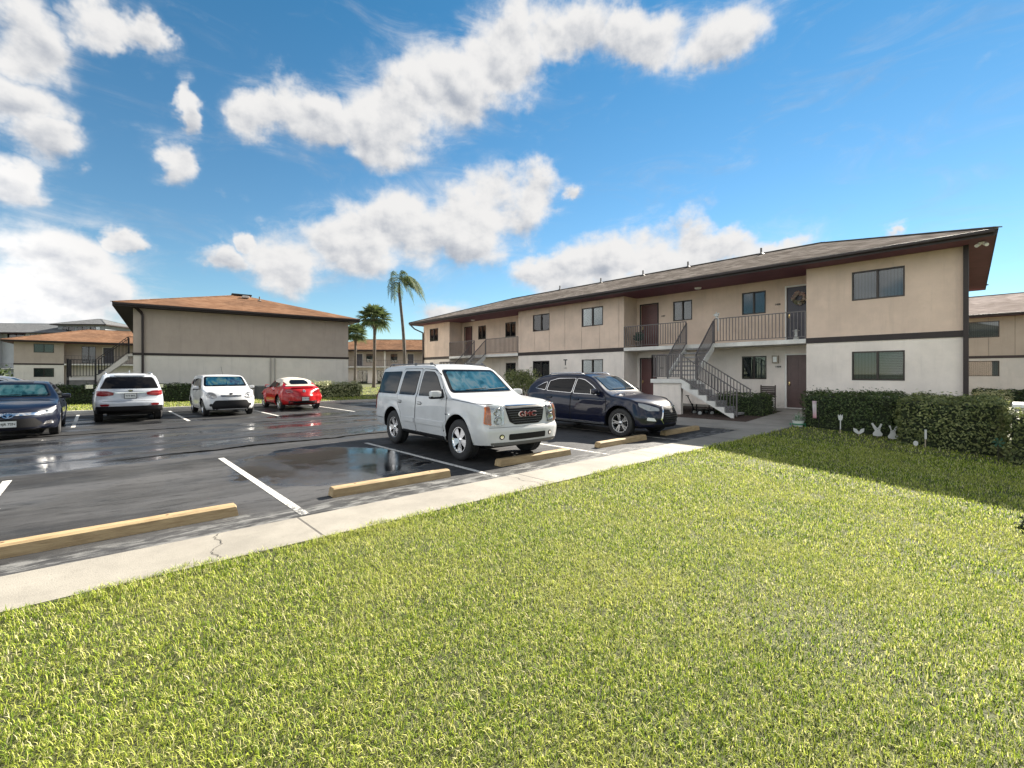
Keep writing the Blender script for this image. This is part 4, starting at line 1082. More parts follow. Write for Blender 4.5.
WHITE = M('white_trim', (.72, .70, .66), .6, var=.05); BRASS = M('brass', (.55, .40, .18), .3, 1.)
ROOF_GREY = shingles('grey_shingles', (.085, .075, .066), (.19, .17, .155), (.065, .055, .048), .95)
ROOF_ORANGE = shingles('orange_shingles', (.13, .072, .045), (.21, .125, .080), (.085, .052, .037), .95)
WGLASS = glass('window_glass', (.015, .02, .03), .015, .78, 1.55)
def blind_mat(name, col, dark, scale=11, horizontal=False):
    if name in _M: return _M[name]
    m, t = newmat(name); P = t.obj(); sp = t.n('ShaderNodeSeparateXYZ', {0: P})
    s = t.math('ADD', sp.outputs[0], sp.outputs[1]) if not horizontal else sp.outputs[2]
    f = t.math('FRACT', t.math('MULTIPLY', s, scale)); c = t.mix(t.rng(f, .0, .5), dark, col)
    t.out(t.pbr(color=c, rough=.8)); _M[name] = m; return m
BLIND = blind_mat('white_blinds', (.55, .56, .54), (.28, .30, .30)); BLIND_G = blind_mat('grey_blinds', (.22, .25, .27), (.10, .12, .13)); BLIND_H = blind_mat('slat_blinds', (.45, .44, .40), (.12, .12, .11), 18, True)
DARKROOM = M('dark_room', (.02, .022, .025), .9)  # near-black backing sheet, painted as the unlit room behind a pane

# ------------------------------------------------------------------ building kit; local frame: x along the front, y into the building, z up
def wall(parent, p0, p1, z0, z1, mat, holes=(), name='wall', depth=.12, side=1):
    """single wall face from p0 to p1 (seen from outside, left to right) with openings (u0, u1, z0, z1) and reveals"""
    p0 = Vector(p0); p1 = Vector(p1); L = (p1 - p0).length; u = (p1 - p0) / L; nrm = Vector((u.y, -u.x)); inn = -nrm
    us = sorted({0, L} | {h[0] for h in holes} | {h[1] for h in holes}); zs = sorted({z0, z1} | {h[2] for h in holes} | {h[3] for h in holes})
    V = []; F = []; idx = {}
    def P(a, z, d=0):
        k = (round(a, 4), round(z, 4), d)
        if k not in idx: q = p0 + u * a + inn * d; V.append((q.x, q.y, z)); idx[k] = len(V) - 1
        return idx[k]
    for i in range(len(us) - 1):
        for j in range(len(zs) - 1):
            cu, cz = (us[i] + us[i + 1]) / 2, (zs[j] + zs[j + 1]) / 2
            if any(h[0] < cu < h[1] and h[2] < cz < h[3] for h in holes): continue
            F.append((P(us[i], zs[j]), P(us[i + 1], zs[j]), P(us[i + 1], zs[j + 1]), P(us[i], zs[j + 1])))
    for a, b, c, d in holes:
        for (s, e) in (((a, c), (b, c)), ((b, c), (b, d)), ((b, d), (a, d)), ((a, d), (a, c))):
            F.append((P(*s), P(*s, depth), P(*e, depth), P(*e)))
    return mesh_obj(name, V, F, mat, parent)
def window(parent, p0, p1, h, blinds=(BLIND_G, BLIND), name='window', sill=False):
    """sliding window in hole h of the wall p0-p1: frame with two panes and blinds or a dark sheet behind"""
    p0 = Vector(p0); p1 = Vector(p1); u = (p1 - p0).normalized(); inn = -Vector((u.y, -u.x)); a, b, c, d = h
    def Q(s, dep, z): q = p0 + u * s + inn * dep; return Vector((q.x, q.y, z))
    rot = Matrix(((u.x, inn.x, 0), (u.y, inn.y, 0), (0, 0, 1)))
    bm = bmesh.new(); fw = .045
    def bb(s0, s1, dep0, dep1, zz0, zz1): box(bm, Q((s0 + s1) / 2, (dep0 + dep1) / 2, (zz0 + zz1) / 2), (s1 - s0, dep1 - dep0, zz1 - zz0), rot)
    bb(a, b, -.012, .09, d - fw, d); bb(a, b, -.012, .09, c, c + fw); bb(a, a + fw, -.010, .09, c + fw, d - fw); bb(b - fw, b, -.010, .09, c + fw, d - fw)
    m = (a + b) / 2; bb(m - .03, m + .03, -.004, .07, c + fw, d - fw)
    fr = bm_obj(name, bm, BRONZE, parent)
    for s0, s1, dep, bl in ((a + fw, m - .03, .035, blinds[0]), (m + .03, b - fw, .055, blinds[1])):
        g = [Q(s0, dep, c + fw), Q(s1, dep, c + fw), Q(s1, dep, d - fw), Q(s0, dep, d - fw)]
        bm = bmesh.new(); box(bm, Q((s0 + s1) / 2, dep, (c + d) / 2), (s1 - s0, .006, d - c - 2 * fw), rot); pn = bm_obj('pane', bm, WGLASS, fr)
        g = [Q(s0 - .03, dep + .10, c), Q(s1 + .03, dep + .10, c), Q(s1 + .03, dep + .10, d), Q(s0 - .03, dep + .10, d)]
        mesh_obj('blind', g, [(0, 1, 2, 3)], bl, fr)
    return fr
def door(parent, p0, p1, h, mat, trim=WHITE, knob=1, wreath=False):
    p0 = Vector(p0); p1 = Vector(p1); u = (p1 - p0).normalized(); inn = -Vector((u.y, -u.x)); a, b, c, d = h
    def Q(s, dep, z): q = p0 + u * s + inn * dep; return Vector((q.x, q.y, z))
    rot = Matrix(((u.x, inn.x, 0), (u.y, inn.y, 0), (0, 0, 1)))
    bm = bmesh.new()
    box(bm, Q((a + b) / 2, .06, (c + d) / 2), (b - a - .004, .04, d - c), rot)
    for s0, s1 in ((a + .12, (a + b) / 2 - .05), ((a + b) / 2 + .05, b - .12)):
        for z0, z1 in ((c + .2, c + .75), (c + .85, c + 1.45), (c + 1.55, d - .15)):
            for q in ((s0, s1, z0, z0 + .02), (s0, s1, z1 - .02, z1), (s0, s0 + .02, z0 + .02, z1 - .02), (s1 - .02, s1, z0 + .02, z1 - .02)):
                box(bm, Q((q[0] + q[1]) / 2, .037, (q[2] + q[3]) / 2), (q[1] - q[0], .008, q[3] - q[2]), rot)
    dd = bm_obj('door', bm, mat, parent)
    bm = bmesh.new()
    for q in ((a - .06, a - .002, c, d + .06), (b + .002, b + .06, c, d + .06), (a - .002, b + .002, d + .002, d + .06)):
        box(bm, Q((q[0] + q[1]) / 2, .005, (q[2] + q[3]) / 2), (q[1] - q[0], .07, q[3] - q[2]), rot)
    box(bm, Q((a + b) / 2, .0, c + .01), (b - a, .18, .03), rot)
    bm_obj('door_frame', bm, trim, dd)
    bm = bmesh.new(); ks = a + .09 if knob > 0 else b - .09
    box(bm, Q(ks, .02, c + 1.0), (.05, .02, .16), rot, .006); bmesh.ops.create_uvsphere(bm, u_segments=10, v_segments=6, radius=.03, matrix=Matrix.Translation(Q(ks, -.03, c + .97)))
    bm_obj('handle', bm, BRASS, dd, True)
    return dd
def railing(parent, pts, mat=RAILM, h=1.05, pitch=.125, r=.011, close=.09):
    """rail along 3-D points (base line); balusters between bottom and top rail"""
    bm = bmesh.new()
    for p, q in zip(pts[:-1], pts[1:]):
        p = Vector(p); q = Vector(q); up = Vector((0, 0, h)); lo = Vector((0, 0, close))
        bar(bm, p + up, q + up, .045, .035); bar(bm, p + lo, q + lo, .03, .025)
        L = Vector((q.x - p.x, q.y - p.y)).length; n = max(1, int(L / pitch))
        for k in range(n + 1):
            c = p.lerp(q, k / n); w = .042 if k in (0, n) else .024
            z0 = 0 if k in (0, n) else close
            box(bm, (c.x, c.y, c.z + (z0 + h) / 2), (w, w, h - z0))
    return bm_obj('railing', bm, mat, parent)
def hip_roof(parent, corners, z, rise, ridge, mat, thick=.2, trim=TRIM, soffit=SOFFIT, vents=()):
    """corners (4, ccw from front left) of the eave; ridge = two points"""
    A = [Vector((*c, z)) for c in corners]; R = [Vector((*r, z + rise)) for r in ridge]
    t = Vector((0, 0, thick + .012)); e = .03
    cen = sum(A, Vector()) / 4
    O = [a + (a - cen).normalized() * e for a in A]
    top = [o + t for o in O]; rt = [r + t for r in R]
    V = top + rt + [o + Vector((0, 0, thick - .02)) for o in O]
    # front(0,1) right(1,2) back(2,3) left(3,0); ridge 4 (left) 5 (right)
    F = [(0, 1, 5, 4), (1, 2, 5), (2, 3, 4, 5), (3, 0, 4), (6, 7, 1, 0), (7, 8, 2, 1), (8, 9, 3, 2), (9, 6, 0, 3)]
    rf = mesh_obj('roof', V, F, mat, parent)
    bm = bmesh.new()
    for i in range(4):
        a, b = A[i], A[(i + 1) % 4]; d = (b - a).normalized(); n = Vector((-d.y, d.x, 0)) * .012
        box(bm, (a + b) / 2 + n + Vector((0, 0, thick / 2 - .005)), ((b - a).length - (.03 if i % 2 else 0), .025, thick - .02), Matrix(((d.x, -d.y, 0), (d.y, d.x, 0), (0, 0, 1))))
    bm_obj('fascia', bm, trim, parent)
    S = [a + Vector((0, 0, .02)) for a in A]
    mesh_obj('soffit', S, [(0, 3, 2, 1)], soffit, parent)
    # gutter along the front
    a, b = A[0], A[1]; bm = bmesh.new(); box(bm, (a + b) / 2 + Vector((0, -.06, thick - .07)), ((b - a).length - .1, .10, .10), None, .02); bm_obj('gutter', bm, trim, parent)
    # ridge caps
    bm = bmesh.new(); up = Vector((0, 0, .012))
    for p, q in ((rt[0], rt[1]), (top[0], rt[0]), (top[3], rt[0]), (top[1], rt[1]), (top[2], rt[1])): bar(bm, p + up, q + up, .20, .03)
    bm_obj('ridge_cap', bm, mat, rf)
    for vx, vy, kind in vents:
        # height on the roof plane
        zz = None
        dg = BVHTree.FromPolygons([tuple(v) for v in V], F)
        h, nn, _, _ = dg.ray_cast(Vector((vx, vy, 50)), Vector((0, 0, -1)))
        if h is None: continue
        bm = bmesh.new()
        if kind == 'pipe':
            tube(bm, [h - Vector((0, 0, .1)), h + Vector((0, 0, .32))], .045, 10); lathe(bm, [(.16, h.z + .0), (.06, h.z + .08)], 12, 'Z', (h.x, h.y, 0))
            bm_obj('vent_pipe', bm, M('vent_grey', (.12, .11, .10), .6), rf, True, 40)
        elif kind == 'hood':
            box(bm, h + Vector((0, 0, .10)), (.45, .45, .16), None, .05); bm_obj('roof_vent', bm, M('vent_pale', (.5, .46, .42), .6), rf)
        else:
            box(bm, h + Vector((0, 0, .06)), (1.3, .5, .10), None, .03); bm_obj('ridge_vent', bm, M('vent_black', (.02, .02, .02), .6), rf)
    return rf
def gable_prism(): pass
def number_plate(parent, s, p, u, size=.11, mat=None, inv=False):
    v, f = text_mesh(s, size, .004, True)
    o = mesh_obj('door_number', [(p[0] + q[0] * u[0], p[1] + q[0] * u[1], p[2] + q[1]) for q in v], f, mat or M('black_numerals', (.02, .02, .02), .5), parent)
    # orient outwards: thickness
    return o
def downspout(parent, pts, r=.05, mat=TRIM, name='downspout'):
    bm = bmesh.new()
    for p, q in zip(pts[:-1], pts[1:]): bar(bm, p, q, 2 * r, 2 * r)
    return bm_obj(name, bm, mat, parent)

Z0, ZB0, ZB1, ZT = -.4, 2.82, 2.98, 5.66
def staircase(parent, uc, front=1, y_deck=0.0, ground=.02, rail=RAILM, box_mat=LOWER, holder=None):
    """deck edge at local y=0; flight of 1.65 m out to a landing, lower flight running to +x. uc = centre of the upper flight"""
    w = 1.3; u0, u1 = uc - w / 2, uc + w / 2; zl = 1.45
    # landing slab and its box
    bm = bmesh.new(); bx(bm, u0 - .02, u1 + .02, -2.95, -1.62, zl - .16, zl); bm_obj('landing_slab', bm, DECKW, parent)
    bm = bmesh.new(); bx(bm, u0 + .06, u1 - .04, -2.87, -2.70, ground - .3, zl - .162); bx(bm, u0 + .06, u0 + .2, -2.698, -1.70, ground - .3, zl - .162)
    bm_obj('landing_wall', bm, box_mat, parent)
    # upper flight
    n = 8; rise = (ZB1 - zl) / n; run = 1.65 / (n - 1)
    bm = bmesh.new()
    for k in range(n - 1):
        z = zl + rise * (k + 1); y = -1.65 + run * k
        bx(bm, u0 + .08, u1 - .08, y, y + run + .02, z - .06, z)
    bm_obj('upper_steps', bm, M('step_grey', (.26, .25, .245), .85, var=.35, vscale=16, bump=.3, bscale=40), parent)
    for s in (u0, u1 - .08):
        bm = bmesh.new(); prism(bm, [(-1.66, zl - .02), (-1.66, zl + .26), (-.02, ZB1 + .02), (-.02, ZB1 - .30)][::1], s, s + .08, 'YZ')
        bm_obj('stringer', bm, DECKW, parent)
    # lower flight
    n2 = 7; rise2 = (zl - ground) / n2; run2 = .33
    bm = bmesh.new()
    for k in range(n2 - 1):
        z = zl - rise2 * (k + 1); x = u1 + run2 * k
        bx(bm, x + .003, x + run2 + .02, -2.87, -1.73, z - .07, z)
        bx(bm, x + .003, x + .03, -2.87, -1.73, z, z + rise2 - .072)
    bm_obj('lower_steps', bm, M('step_grey'), parent)
    xe = u1 + run2 * (n2 - 1)
    for y in (-2.95, -1.71):
        poly = [(u1 + .022, zl - .01), (u1 + .022, zl - .34)]
        poly += [(xe + .1, ground - .05), (xe + .30, ground - .05), (xe + .30, ground + .04)]
        for k in range(n2 - 1, 0, -1):
            x = u1 + run2 * k; z = zl - rise2 * k
            poly += [(x + .02, z - rise2 + .01), (x + .02, z + .01)]
        bm = bmesh.new(); prism(bm, poly, y, y + .078); bm_obj('stringer', bm, DECKW, parent)
    # railings
    railing(parent, [(u0 + .04, -1.64, zl), (u0 + .04, -.02, ZB1)], rail, .98, .10)
    railing(parent, [(u1 - .04, -1.64, zl), (u1 - .04, -.02, ZB1)], rail, .98, .10)
    railing(parent, [(u0 + .03, -1.68, zl), (u0 + .03, -2.91, zl), (u1 - .02, -2.91, zl)], rail, .98, .10)
    railing(parent, [(u1 + .02, -2.91, zl - .02), (xe + .12, -2.91, ground + .1)], rail, .95, .115)
    railing(parent, [(u1 + .06, -1.69, zl - .06), (xe + .12, -1.69, ground + .1)], rail, .95, .115)

# ------------------------------------------------------------------ main building
mb = empty('apartment_building', (19.9, 32.7, 0), R_(-90))
tag(mb, 'long beige two storey apartment building with twin outside stairs right of the lot', 'building', None)
def Y(y): return 32.7 - y           # world y to the local x of the front
bays = [(0, 3.7), (11.35, 19.22), (27.3, 31.57)]
REC = 1.2
end_back = (31.57 - .54, 10.0)
wins = {0: [(.95, 2.15)], 1: [(12.67, 14.05), (16.49, 17.92)], 2: [(28.71, 30.15)]}
bl = [(BLIND_G, BLIND_G), (BLIND_G, BLIND), (BLIND, BLIND), (BLIND_G, DARKROOM), (BLIND_H, BLIND), (BLIND_H, BLIND_H)]
bi = 0
for i, (a, b) in enumerate(bays):
    hu = [(p - a, q - a, 4.24, 5.25) for p, q in wins[i]]; hl = [(p - a, q - a, 1.43, 2.44) for p, q in wins[i]]
    wall(mb, (a, 0), (b, 0), ZB1 + .02, ZT, UPPER_P if i == 2 else UPPER, hu); wall(mb, (a, 0), (b, 0), Z0, ZB0 - .02, LOWER, hl)
    bm = bmesh.new(); bx(bm, a - .02, b + .02, -.03, .03, ZB0 - .02, ZB1 + .02); bm_obj('band', bm, TRIM, mb)
    for h in hu: window(mb, (a, 0), (b, 0), h, {0: (BLIND_G, BLIND_G), 1: (BLIND, BLIND), 2: (BLIND_G, BLIND_G)}[i])
    for h in hl: window(mb, (a, 0), (b, 0), h, {0: (BLIND_G, BLIND_G), 1: (BLIND_H, BLIND), 2: (BLIND_G, BLIND_H)}[i])
    # bay returns
    if i > 0: wall(mb, (a, REC), (a, 0), ZB1, ZT, UPPER_P); wall(mb, (a, REC), (a, 0), Z0, ZB0, LOWER)
    if i < 2: wall(mb, (b, 0), (b, REC), ZB1, ZT, UPPER_P); wall(mb, (b, 0), (b, REC), Z0, ZB0, LOWER)
# recesses
rec = [(3.7, 11.35, [(4.05, 4.9, 3.02, 5.2, 'd', DOORB), (5.7, 6.6, 4.2, 5.2, 'w'), (8.75, 9.8, 4.2, 5.2, 'w')], [(4.05, 4.9, .25, 2.42, 'd', DOORB), (8.8, 9.8, 1.43, 2.42, 'w')]),
       (19.22, 27.3, [(19.45, 20.4, 3.02, 5.2, 'd', DOORB), (21.25, 22.22, 4.24, 5.2, 'w'), (24.5, 25.47, 4.24, 5.2, 'w'), (26.27, 27.2, 3.02, 5.2, 'd', DOORD)],
                      [(19.45, 20.3, .25, 2.42, 'd', DOORB), (24.5, 25.5, 1.43, 2.42, 'w'), (26.27, 27.2, .25, 2.42, 'd', DOORG)])]
for a, b, up, lo in rec:
    for z0, z1, mat, items in ((ZB1, ZT, UPPER_P, up), (Z0, ZB0, LOWER, lo)):
        hs = [(q[0] - a, q[1] - a, q[2], q[3]) for q in items]
        wall(mb, (a, REC), (b, REC), z0, z1, mat, hs)
        for q, h in zip(items, hs):
            if q[4] == 'd': dd = door(mb, (a, REC), (b, REC), h, q[5], trim=WHITE if q[5] is DOORG or q[5] is DOORD else TRIM, knob=1)
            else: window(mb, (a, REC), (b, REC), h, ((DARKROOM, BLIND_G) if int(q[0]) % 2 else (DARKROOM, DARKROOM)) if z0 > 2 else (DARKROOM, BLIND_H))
    bm = bmesh.new(); bx(bm, a + .01, b - .01, -.04, REC - .005, ZB0 - .01, ZB1 - .002); bm_obj('balcony_deck', bm, DECKW, mb)
    bm = bmesh.new(); bx(bm, a + .01, b - .01, -.0, REC + .3, -.3, .235); bm_obj('entrance_slab', bm, CONC, mb)
    uc = (a + b) / 2 - .09
    railing(mb, [(a + .03, -.01, ZB1), (uc - .65, -.01, ZB1)]); railing(mb, [(uc + .65, -.01, ZB1), (b - .03, -.01, ZB1)])
    staircase(mb, uc)
    for lx in (a + 2.2 if a < 10 else a + 3.6,):
        bm = bmesh.new(); lathe(bm, [(.001, ZT - .14), (.13, ZT - .12), (.16, ZT - .06), (.16, ZT - .0)], 18, 'Z', (lx, .55, 0)); bm_obj('ceiling_light', bm, M('lamp_glass', (.75, .75, .72), .3), mb, True, 40)
mesh_obj('wall', [(31.57, 0, ZB1), (end_back[0], 10, ZB1), (end_back[0], 10, ZT), (31.57, 0, ZT)], [(0, 1, 2, 3)], UPPER_P, mb)
mesh_obj('wall', [(31.57, 0, Z0), (end_back[0], 10, Z0), (end_back[0], 10, ZB1), (31.57, 0, ZB1)], [(0, 1, 2, 3)], LOWER, mb)
wall(mb, (0, 10), (0, 0), Z0, ZT, LOWER); wall(mb, (end_back[0], 10), (0, 10), Z0, ZT, UPPER_P)
vents = [(Y(y), 4.9 + random.uniform(-.4, .1), 'pipe') for y in (8.6, 12.5, 15.2, 18.5, 22.3)]
hip_roof(mb, [(-.55, -1.0), (32.28, -1.0), (31.64, 11.0), (-.55, 11.0)], 5.58, 1.92, [(5.3, 5.0), (26.6, 5.0)], ROOF_GREY, .2, vents=vents)
# corner downspout, floodlight, gutter elbow
downspout(mb, [(31.60, -.09, 5.6), (31.60, -.09, -.3)], .06)
downspout(mb, [(-.35, -1.0, 5.6), (-.25, -.7, 5.3), (.06, -.10, 5.0), (.06, -.07, .0)], .045)
bm = bmesh.new(); box(bm, (31.95, -.35, 5.55), (.12, .12, .05)); tube(bm, [(31.90, -.35, 5.53), (31.84, -.46, 5.46)], .05, 10); tube(bm, [(32.0, -.35, 5.53), (32.06, -.46, 5.46)], .05, 10); bm_obj('flood_light', bm, WHITE, mb)
# numbers, letter, lamp
def bf(parent, s, u, y, z, size): 
    v, f = text_mesh(s, size, .006, True); return mesh_obj('door_number' if len(s) > 1 else 'building_letter', [(u + q[0], y - .012 - q[2], z + q[1]) for q in v], f, M('black_numerals', (.02, .02, .02), .5), parent)
bf(mb, '1404', 25.95, REC, 1.95, .11); bf(mb, '1408', 25.93, REC, 4.55, .11); bf(mb, '1407', 20.72, REC, 4.55, .11); bf(mb, '1403', 20.65, REC, 1.95, .11)
bf(mb, 'T', 15.3, 0, 2.3, .46)
v, f = text_mesh('1401', .13, .005, True); mesh_obj('door_number', [(15.3 + q[0], -.012 - q[2], 1.98 + q[1]) for q in v], f, M('grey_numerals', (.45, .42, .38), .6), mb)
bm = bmesh.new(); bx(bm, 25.74, 25.98, REC - .11, REC - .002, 2.1, 2.42, .01); wl = bm_obj('wall_lamp', bm, M('lamp_body', (.30, .26, .20), .5), mb)
bm = bmesh.new(); bx(bm, 25.79, 25.93, REC - .125, REC - .112, 2.15, 2.37); bm_obj('lamp_glass', bm, M('lamp_glass', (.75, .75, .72), .3), wl)

# ------------------------------------------------------------------ the building across the lot (its end wall faces us)
lb = empty('apartment_building', (1.6, 33.6, 0), R_(-5))
tag(lb, 'taupe two storey building with orange hip roof and blank wall behind the three cars', 'building', None)
W_ = 12.0
wall(lb, (0, 0), (W_, 0), 2.86, 5.5, UPPER_G); wall(lb, (0, 0), (W_, 0), -.1, 2.72, LOWER_G)
bm = bmesh.new(); bx(bm, -.03, W_ + .03, -.03, .03, 2.72, 2.86); bm_obj('band', bm, TRIM, lb)
bm = bmesh.new(); bx(bm, -.03, .03, .03, 3.9, 2.72, 2.86); bm_obj('band', bm, TRIM, lb)
wall(lb, (0, 4.0), (0, 0), 2.86, 5.5, UPPER_G); wall(lb, (0, 4.0), (0, 0), -.1, 2.72, LOWER_G)
wall(lb, (W_, 0), (W_, 30), -.1, 5.5, LOWER_G); wall(lb, (W_, 30), (0, 30), -.1, 5.5, LOWER_G)
hs = [(2.2, 3.3, 4.2, 5.2), (2.2, 3.3, 1.4, 2.4)]
wall(lb, (1.2, 12), (1.2, 4.0), 2.9, 5.5, UPPER_G); wall(lb, (1.2, 12), (1.2, 4.0), -.1, 2.9, LOWER_G); wall(lb, (0, 30), (0, 12), -.1, 5.5, UPPER_G); wall(lb, (1.2, 4.0), (0, 4.0), -.1, 5.5, UPPER_G)
hip_roof(lb, [(-.85, -.75), (W_ + .6, -.75), (W_ + .9, 31), (-.85, 31)], 5.36, 2.0, [(6.0, 6.2), (6.0, 24)], ROOF_ORANGE, .2, soffit=M('dark_soffit', (.022, .014, .013), .8), vents=[(6.0, 5.8, 'ridge'), (6.1, 4.6, 'hood'), (6.9, 3.9, 'pipe')])
downspout(lb, [(.05, -.7, 5.45), (.35, -.10, 5.15), (.42, -.08, 5.0), (.42, -.08, .1)], .055)
downspout(lb, [(6.95, -.06, 2.7), (6.95, -.06, .1)], .04, M('pipe_grey', (.33, .31, .28), .6), 'conduit'); downspout(lb, [(7.2, -.05, 2.7), (7.2, -.05, .1)], .03, M('pipe_grey'), 'conduit')
# side stairs of that building: a landing to the left and a flight up to its deck
bm = bmesh.new(); bx(bm, 0, 1.19, 4.02, 11.9, 2.72, 2.88); bm_obj('balcony_deck', bm, LOWER_G, lb)
bm = bmesh.new(); bx(bm, -2.9, -1.7, 1.6, 2.9, 1.30, 1.45); bm_obj('landing_slab', bm, LOWER_G, lb)
bm = bmesh.new(); bx(bm, -2.85, -1.75, 1.65, 2.85, .05, 1.298); bm_obj('landing_wall', bm, M('block_grey', (.20, .19, .17), .9, var=.2), lb)  # landing wall in an even dark grey
bm = bmesh.new(); bx(bm, -.05, .0 + 1.0, 1.6, 2.9, 2.70, 2.84) if False else bx(bm, -.35, -.04, 1.6, 4.6, 2.70, 2.84); bm_obj('balcony_deck', bm, LOWER_G, lb)
for yy in (1.6, 2.82):
    bm = bmesh.new(); prism(bm, [(-1.72, 1.18), (-1.72, 1.46), (-.3, 2.86), (-.3, 2.50)], yy, yy + .08); bm_obj('stringer', bm, LOWER_G, lb)
bm = bmesh.new()
for k in range(7): bx(bm, -1.70 + .2 * k, -1.48 + .2 * k, 1.7, 2.8, 1.6 + .18 * k, 1.65 + .18 * k)
bm_obj('upper_steps', bm, M('step_grey'), lb)
railing(lb, [(-2.88, 2.9, 1.45), (-2.88, 1.62, 1.45), (-1.72, 1.62, 1.45)], RAILD, 1.0); railing(lb, [(-1.70, 1.62, 1.48), (-.30, 1.62, 2.84)], RAILD, 1.0); railing(lb, [(-1.70, 2.86, 1.48), (-.30, 2.86, 2.84)], RAILD, 1.0); railing(lb, [(-.28, 1.62, 2.84), (-.05, 1.62, 2.84)], RAILD, 1.0)
bm = bmesh.new(); bx(bm, -2.92, -2.82, 1.60, 1.68, .05, 2.5); bx(bm, -1.76, -1.68, 1.56, 1.62, .05, 2.5); bm_obj('post', bm, RAILD, lb)

# ------------------------------------------------------------------ other buildings of the estate
def block(label, loc, rz, L, D, zt=5.5, roof=ROOF_ORANGE, up=UPPER_G, lo=LOWER_G, recesses=(), windows=(), base=-.1, rise=2.0, group=None, decks=True, oh=.9):
    b = empty('apartment_building', loc, rz); tag(b, label, 'building', group)
    # recesses: (a, b) intervals with 1.3 m set back galleries
    edges = [0]; segs = []
    x = 0
    for a, c in recesses:
        segs.append((x, a, 0)); segs.append((a, c, 1.4)); x = c
    segs.append((x, L, 0))
    for a, c, y in segs:
        for z0, z1, m_ in ((2.9, zt, up), (base, 2.72 if y == 0 else 2.72, lo)):
            hs = [(w0 - a, w1 - a, q0, q1) for w0, w1, q0, q1, kind in windows if a <= w0 and w1 <= c and z0 < q0 < z1]
            wall(b, (a, y), (c, y), z0, z1, m_, hs)
            for w0, w1, q0, q1, kind in windows:
                if a <= w0 and w1 <= c and z0 < q0 < z1:
                    if kind == 'd': door(b, (a, y), (c, y), (w0 - a, w1 - a, q0, q1), DOORD)
                    else: window(b, (a, y), (c, y), (w0 - a, w1 - a, q0, q1), (BLIND_G, BLIND) if kind == 'w' else (DARKROOM, BLIND_G))
        if y == 0:
            bm = bmesh.new(); bx(bm, a - .02, c + .02, -.03, .03, 2.72, 2.9); bm_obj('band', bm, TRIM, b)
            if a > 0: wall(b, (a, 1.4), (a, 0), base, zt, up)
            if c < L: wall(b, (c, 0), (c, 1.4), base, zt, up)
        else:
            bm = bmesh.new(); bx(bm, a + .01, c - .01, -.03, 1.39, 2.72, 2.88); bm_obj('balcony_deck', bm, DECKW, b)
            railing(b, [(a + .05, 0, 2.88), (c - .05, 0, 2.88)], RAILM, 1.0, .3)
            bm = bmesh.new()
            n = max(1, int((c - a) / 5))
            for k in range(1, n): bx(bm, a + (c - a) * k / n - .12, a + (c - a) * k / n + .12, .05, .28, base, zt)
            if n > 1: bm_obj('column', bm, LOWER_G, b)
            else: bm.free()
    wall(b, (L, 0), (L, D), base, zt, up); wall(b, (L, D), (0, D), base, zt, up); wall(b, (0, D), (0, 0), base, zt, up)
    hip_roof(b, [(-oh, -oh), (L + oh, -oh), (L + oh, D + oh), (-oh, D + oh)], zt - .1, rise, [(D / 2, D / 2), (L - D / 2, D / 2)] if L > D else [(L / 2 - .2, D / 2), (L / 2 + .2, D / 2)], roof, .2)
    return b
# left background
block('small taupe building with orange roof behind the dark railed stairs at far left', (-6.9, 77.5, 0), R_(-4), 22, 12, 5.45,
      recesses=[(4.15, 13)], windows=[(1.6, 3.3, 4.17, 5.2, 'w'), (1.6, 3.3, 1.3, 2.35, 'w'), (5.6, 6.9, 3.0, 5.1, 'g'), (7.6, 8.6, 3.0, 5.0, 'd'), (7.2, 8.2, .1, 2.2, 'd')])
# centre background, between the palms
block('distant beige gallery building with orange roof seen between the palm trunks', (27.0, 76.5, 0), R_(-38), 24, 11, 5.5, lo=LOWER, up=UPPER_G,
      recesses=[(4, 17)], windows=[(5.5, 6.6, 3.0, 5.0, 'd'), (7.2, 8.6, 3.6, 5.0, 'w'), (11.2, 12.3, 3.6, 5.0, 'g'), (14, 15, 3.0, 5.0, 'd'), (5.8, 7.4, .1, 2.2, 'g'), (9, 10.2, .1, 2.2, 'g'), (12, 13.6, .1, 2.2, 'g'), (18.5, 20.3, 3.9, 5.0, 'w'), (18.5, 20.3, 1.1, 2.2, 'w')], rise=2.1)
ROOF_SLATE = shingles('slate_shingles', (.10, .105, .11), (.16, .165, .17), (.12, .12, .125), .7)
GREYW = stucco('pale_grey_wall', (.42, .43, .44)); DGREY = stucco('mid_grey_wall', (.28, .29, .31))
block('far building with a slate grey hip roof rising behind the distant orange roof', (66.0, 98, 0), R_(-42), 18, 14, 11.5, ROOF_SLATE, GREYW, GREYW, windows=[(3, 5, 9.2, 10.6, 'w'), (8, 10, 9.2, 10.6, 'w')], base=0, rise=2.4)
b3 = block('three storey grey building with dark balconies at the far left edge', (-33.0, 160, 0), R_(-38), 36, 13, 10.4, ROOF_SLATE, GREYW, GREYW, recesses=[(22, 28), (31, 34)], windows=[(19, 20.6, 8.6, 10.4, 'w'), (15, 16.6, 8.6, 10.4, 'w'), (23, 26.5, 8.4, 10.8, 'g'), (28.8, 30.2, 8.6, 10.2, 'w'), (19, 20.6, 4.6, 6.4, 'w')], base=0, rise=2.6)
block('tall grey building whose slate roof shows just above the small orange roof', (-6.0, 141.0, 0), R_(-40), 10, 9, 12.4, ROOF_SLATE, DGREY, DGREY, windows=[(1, 3.5, 10.6, 12.0, 'g'), (4, 6.2, 10.6, 12.0, 'g'), (6.8, 9, 10.6, 12.0, 'g')], base=0, rise=1.7)
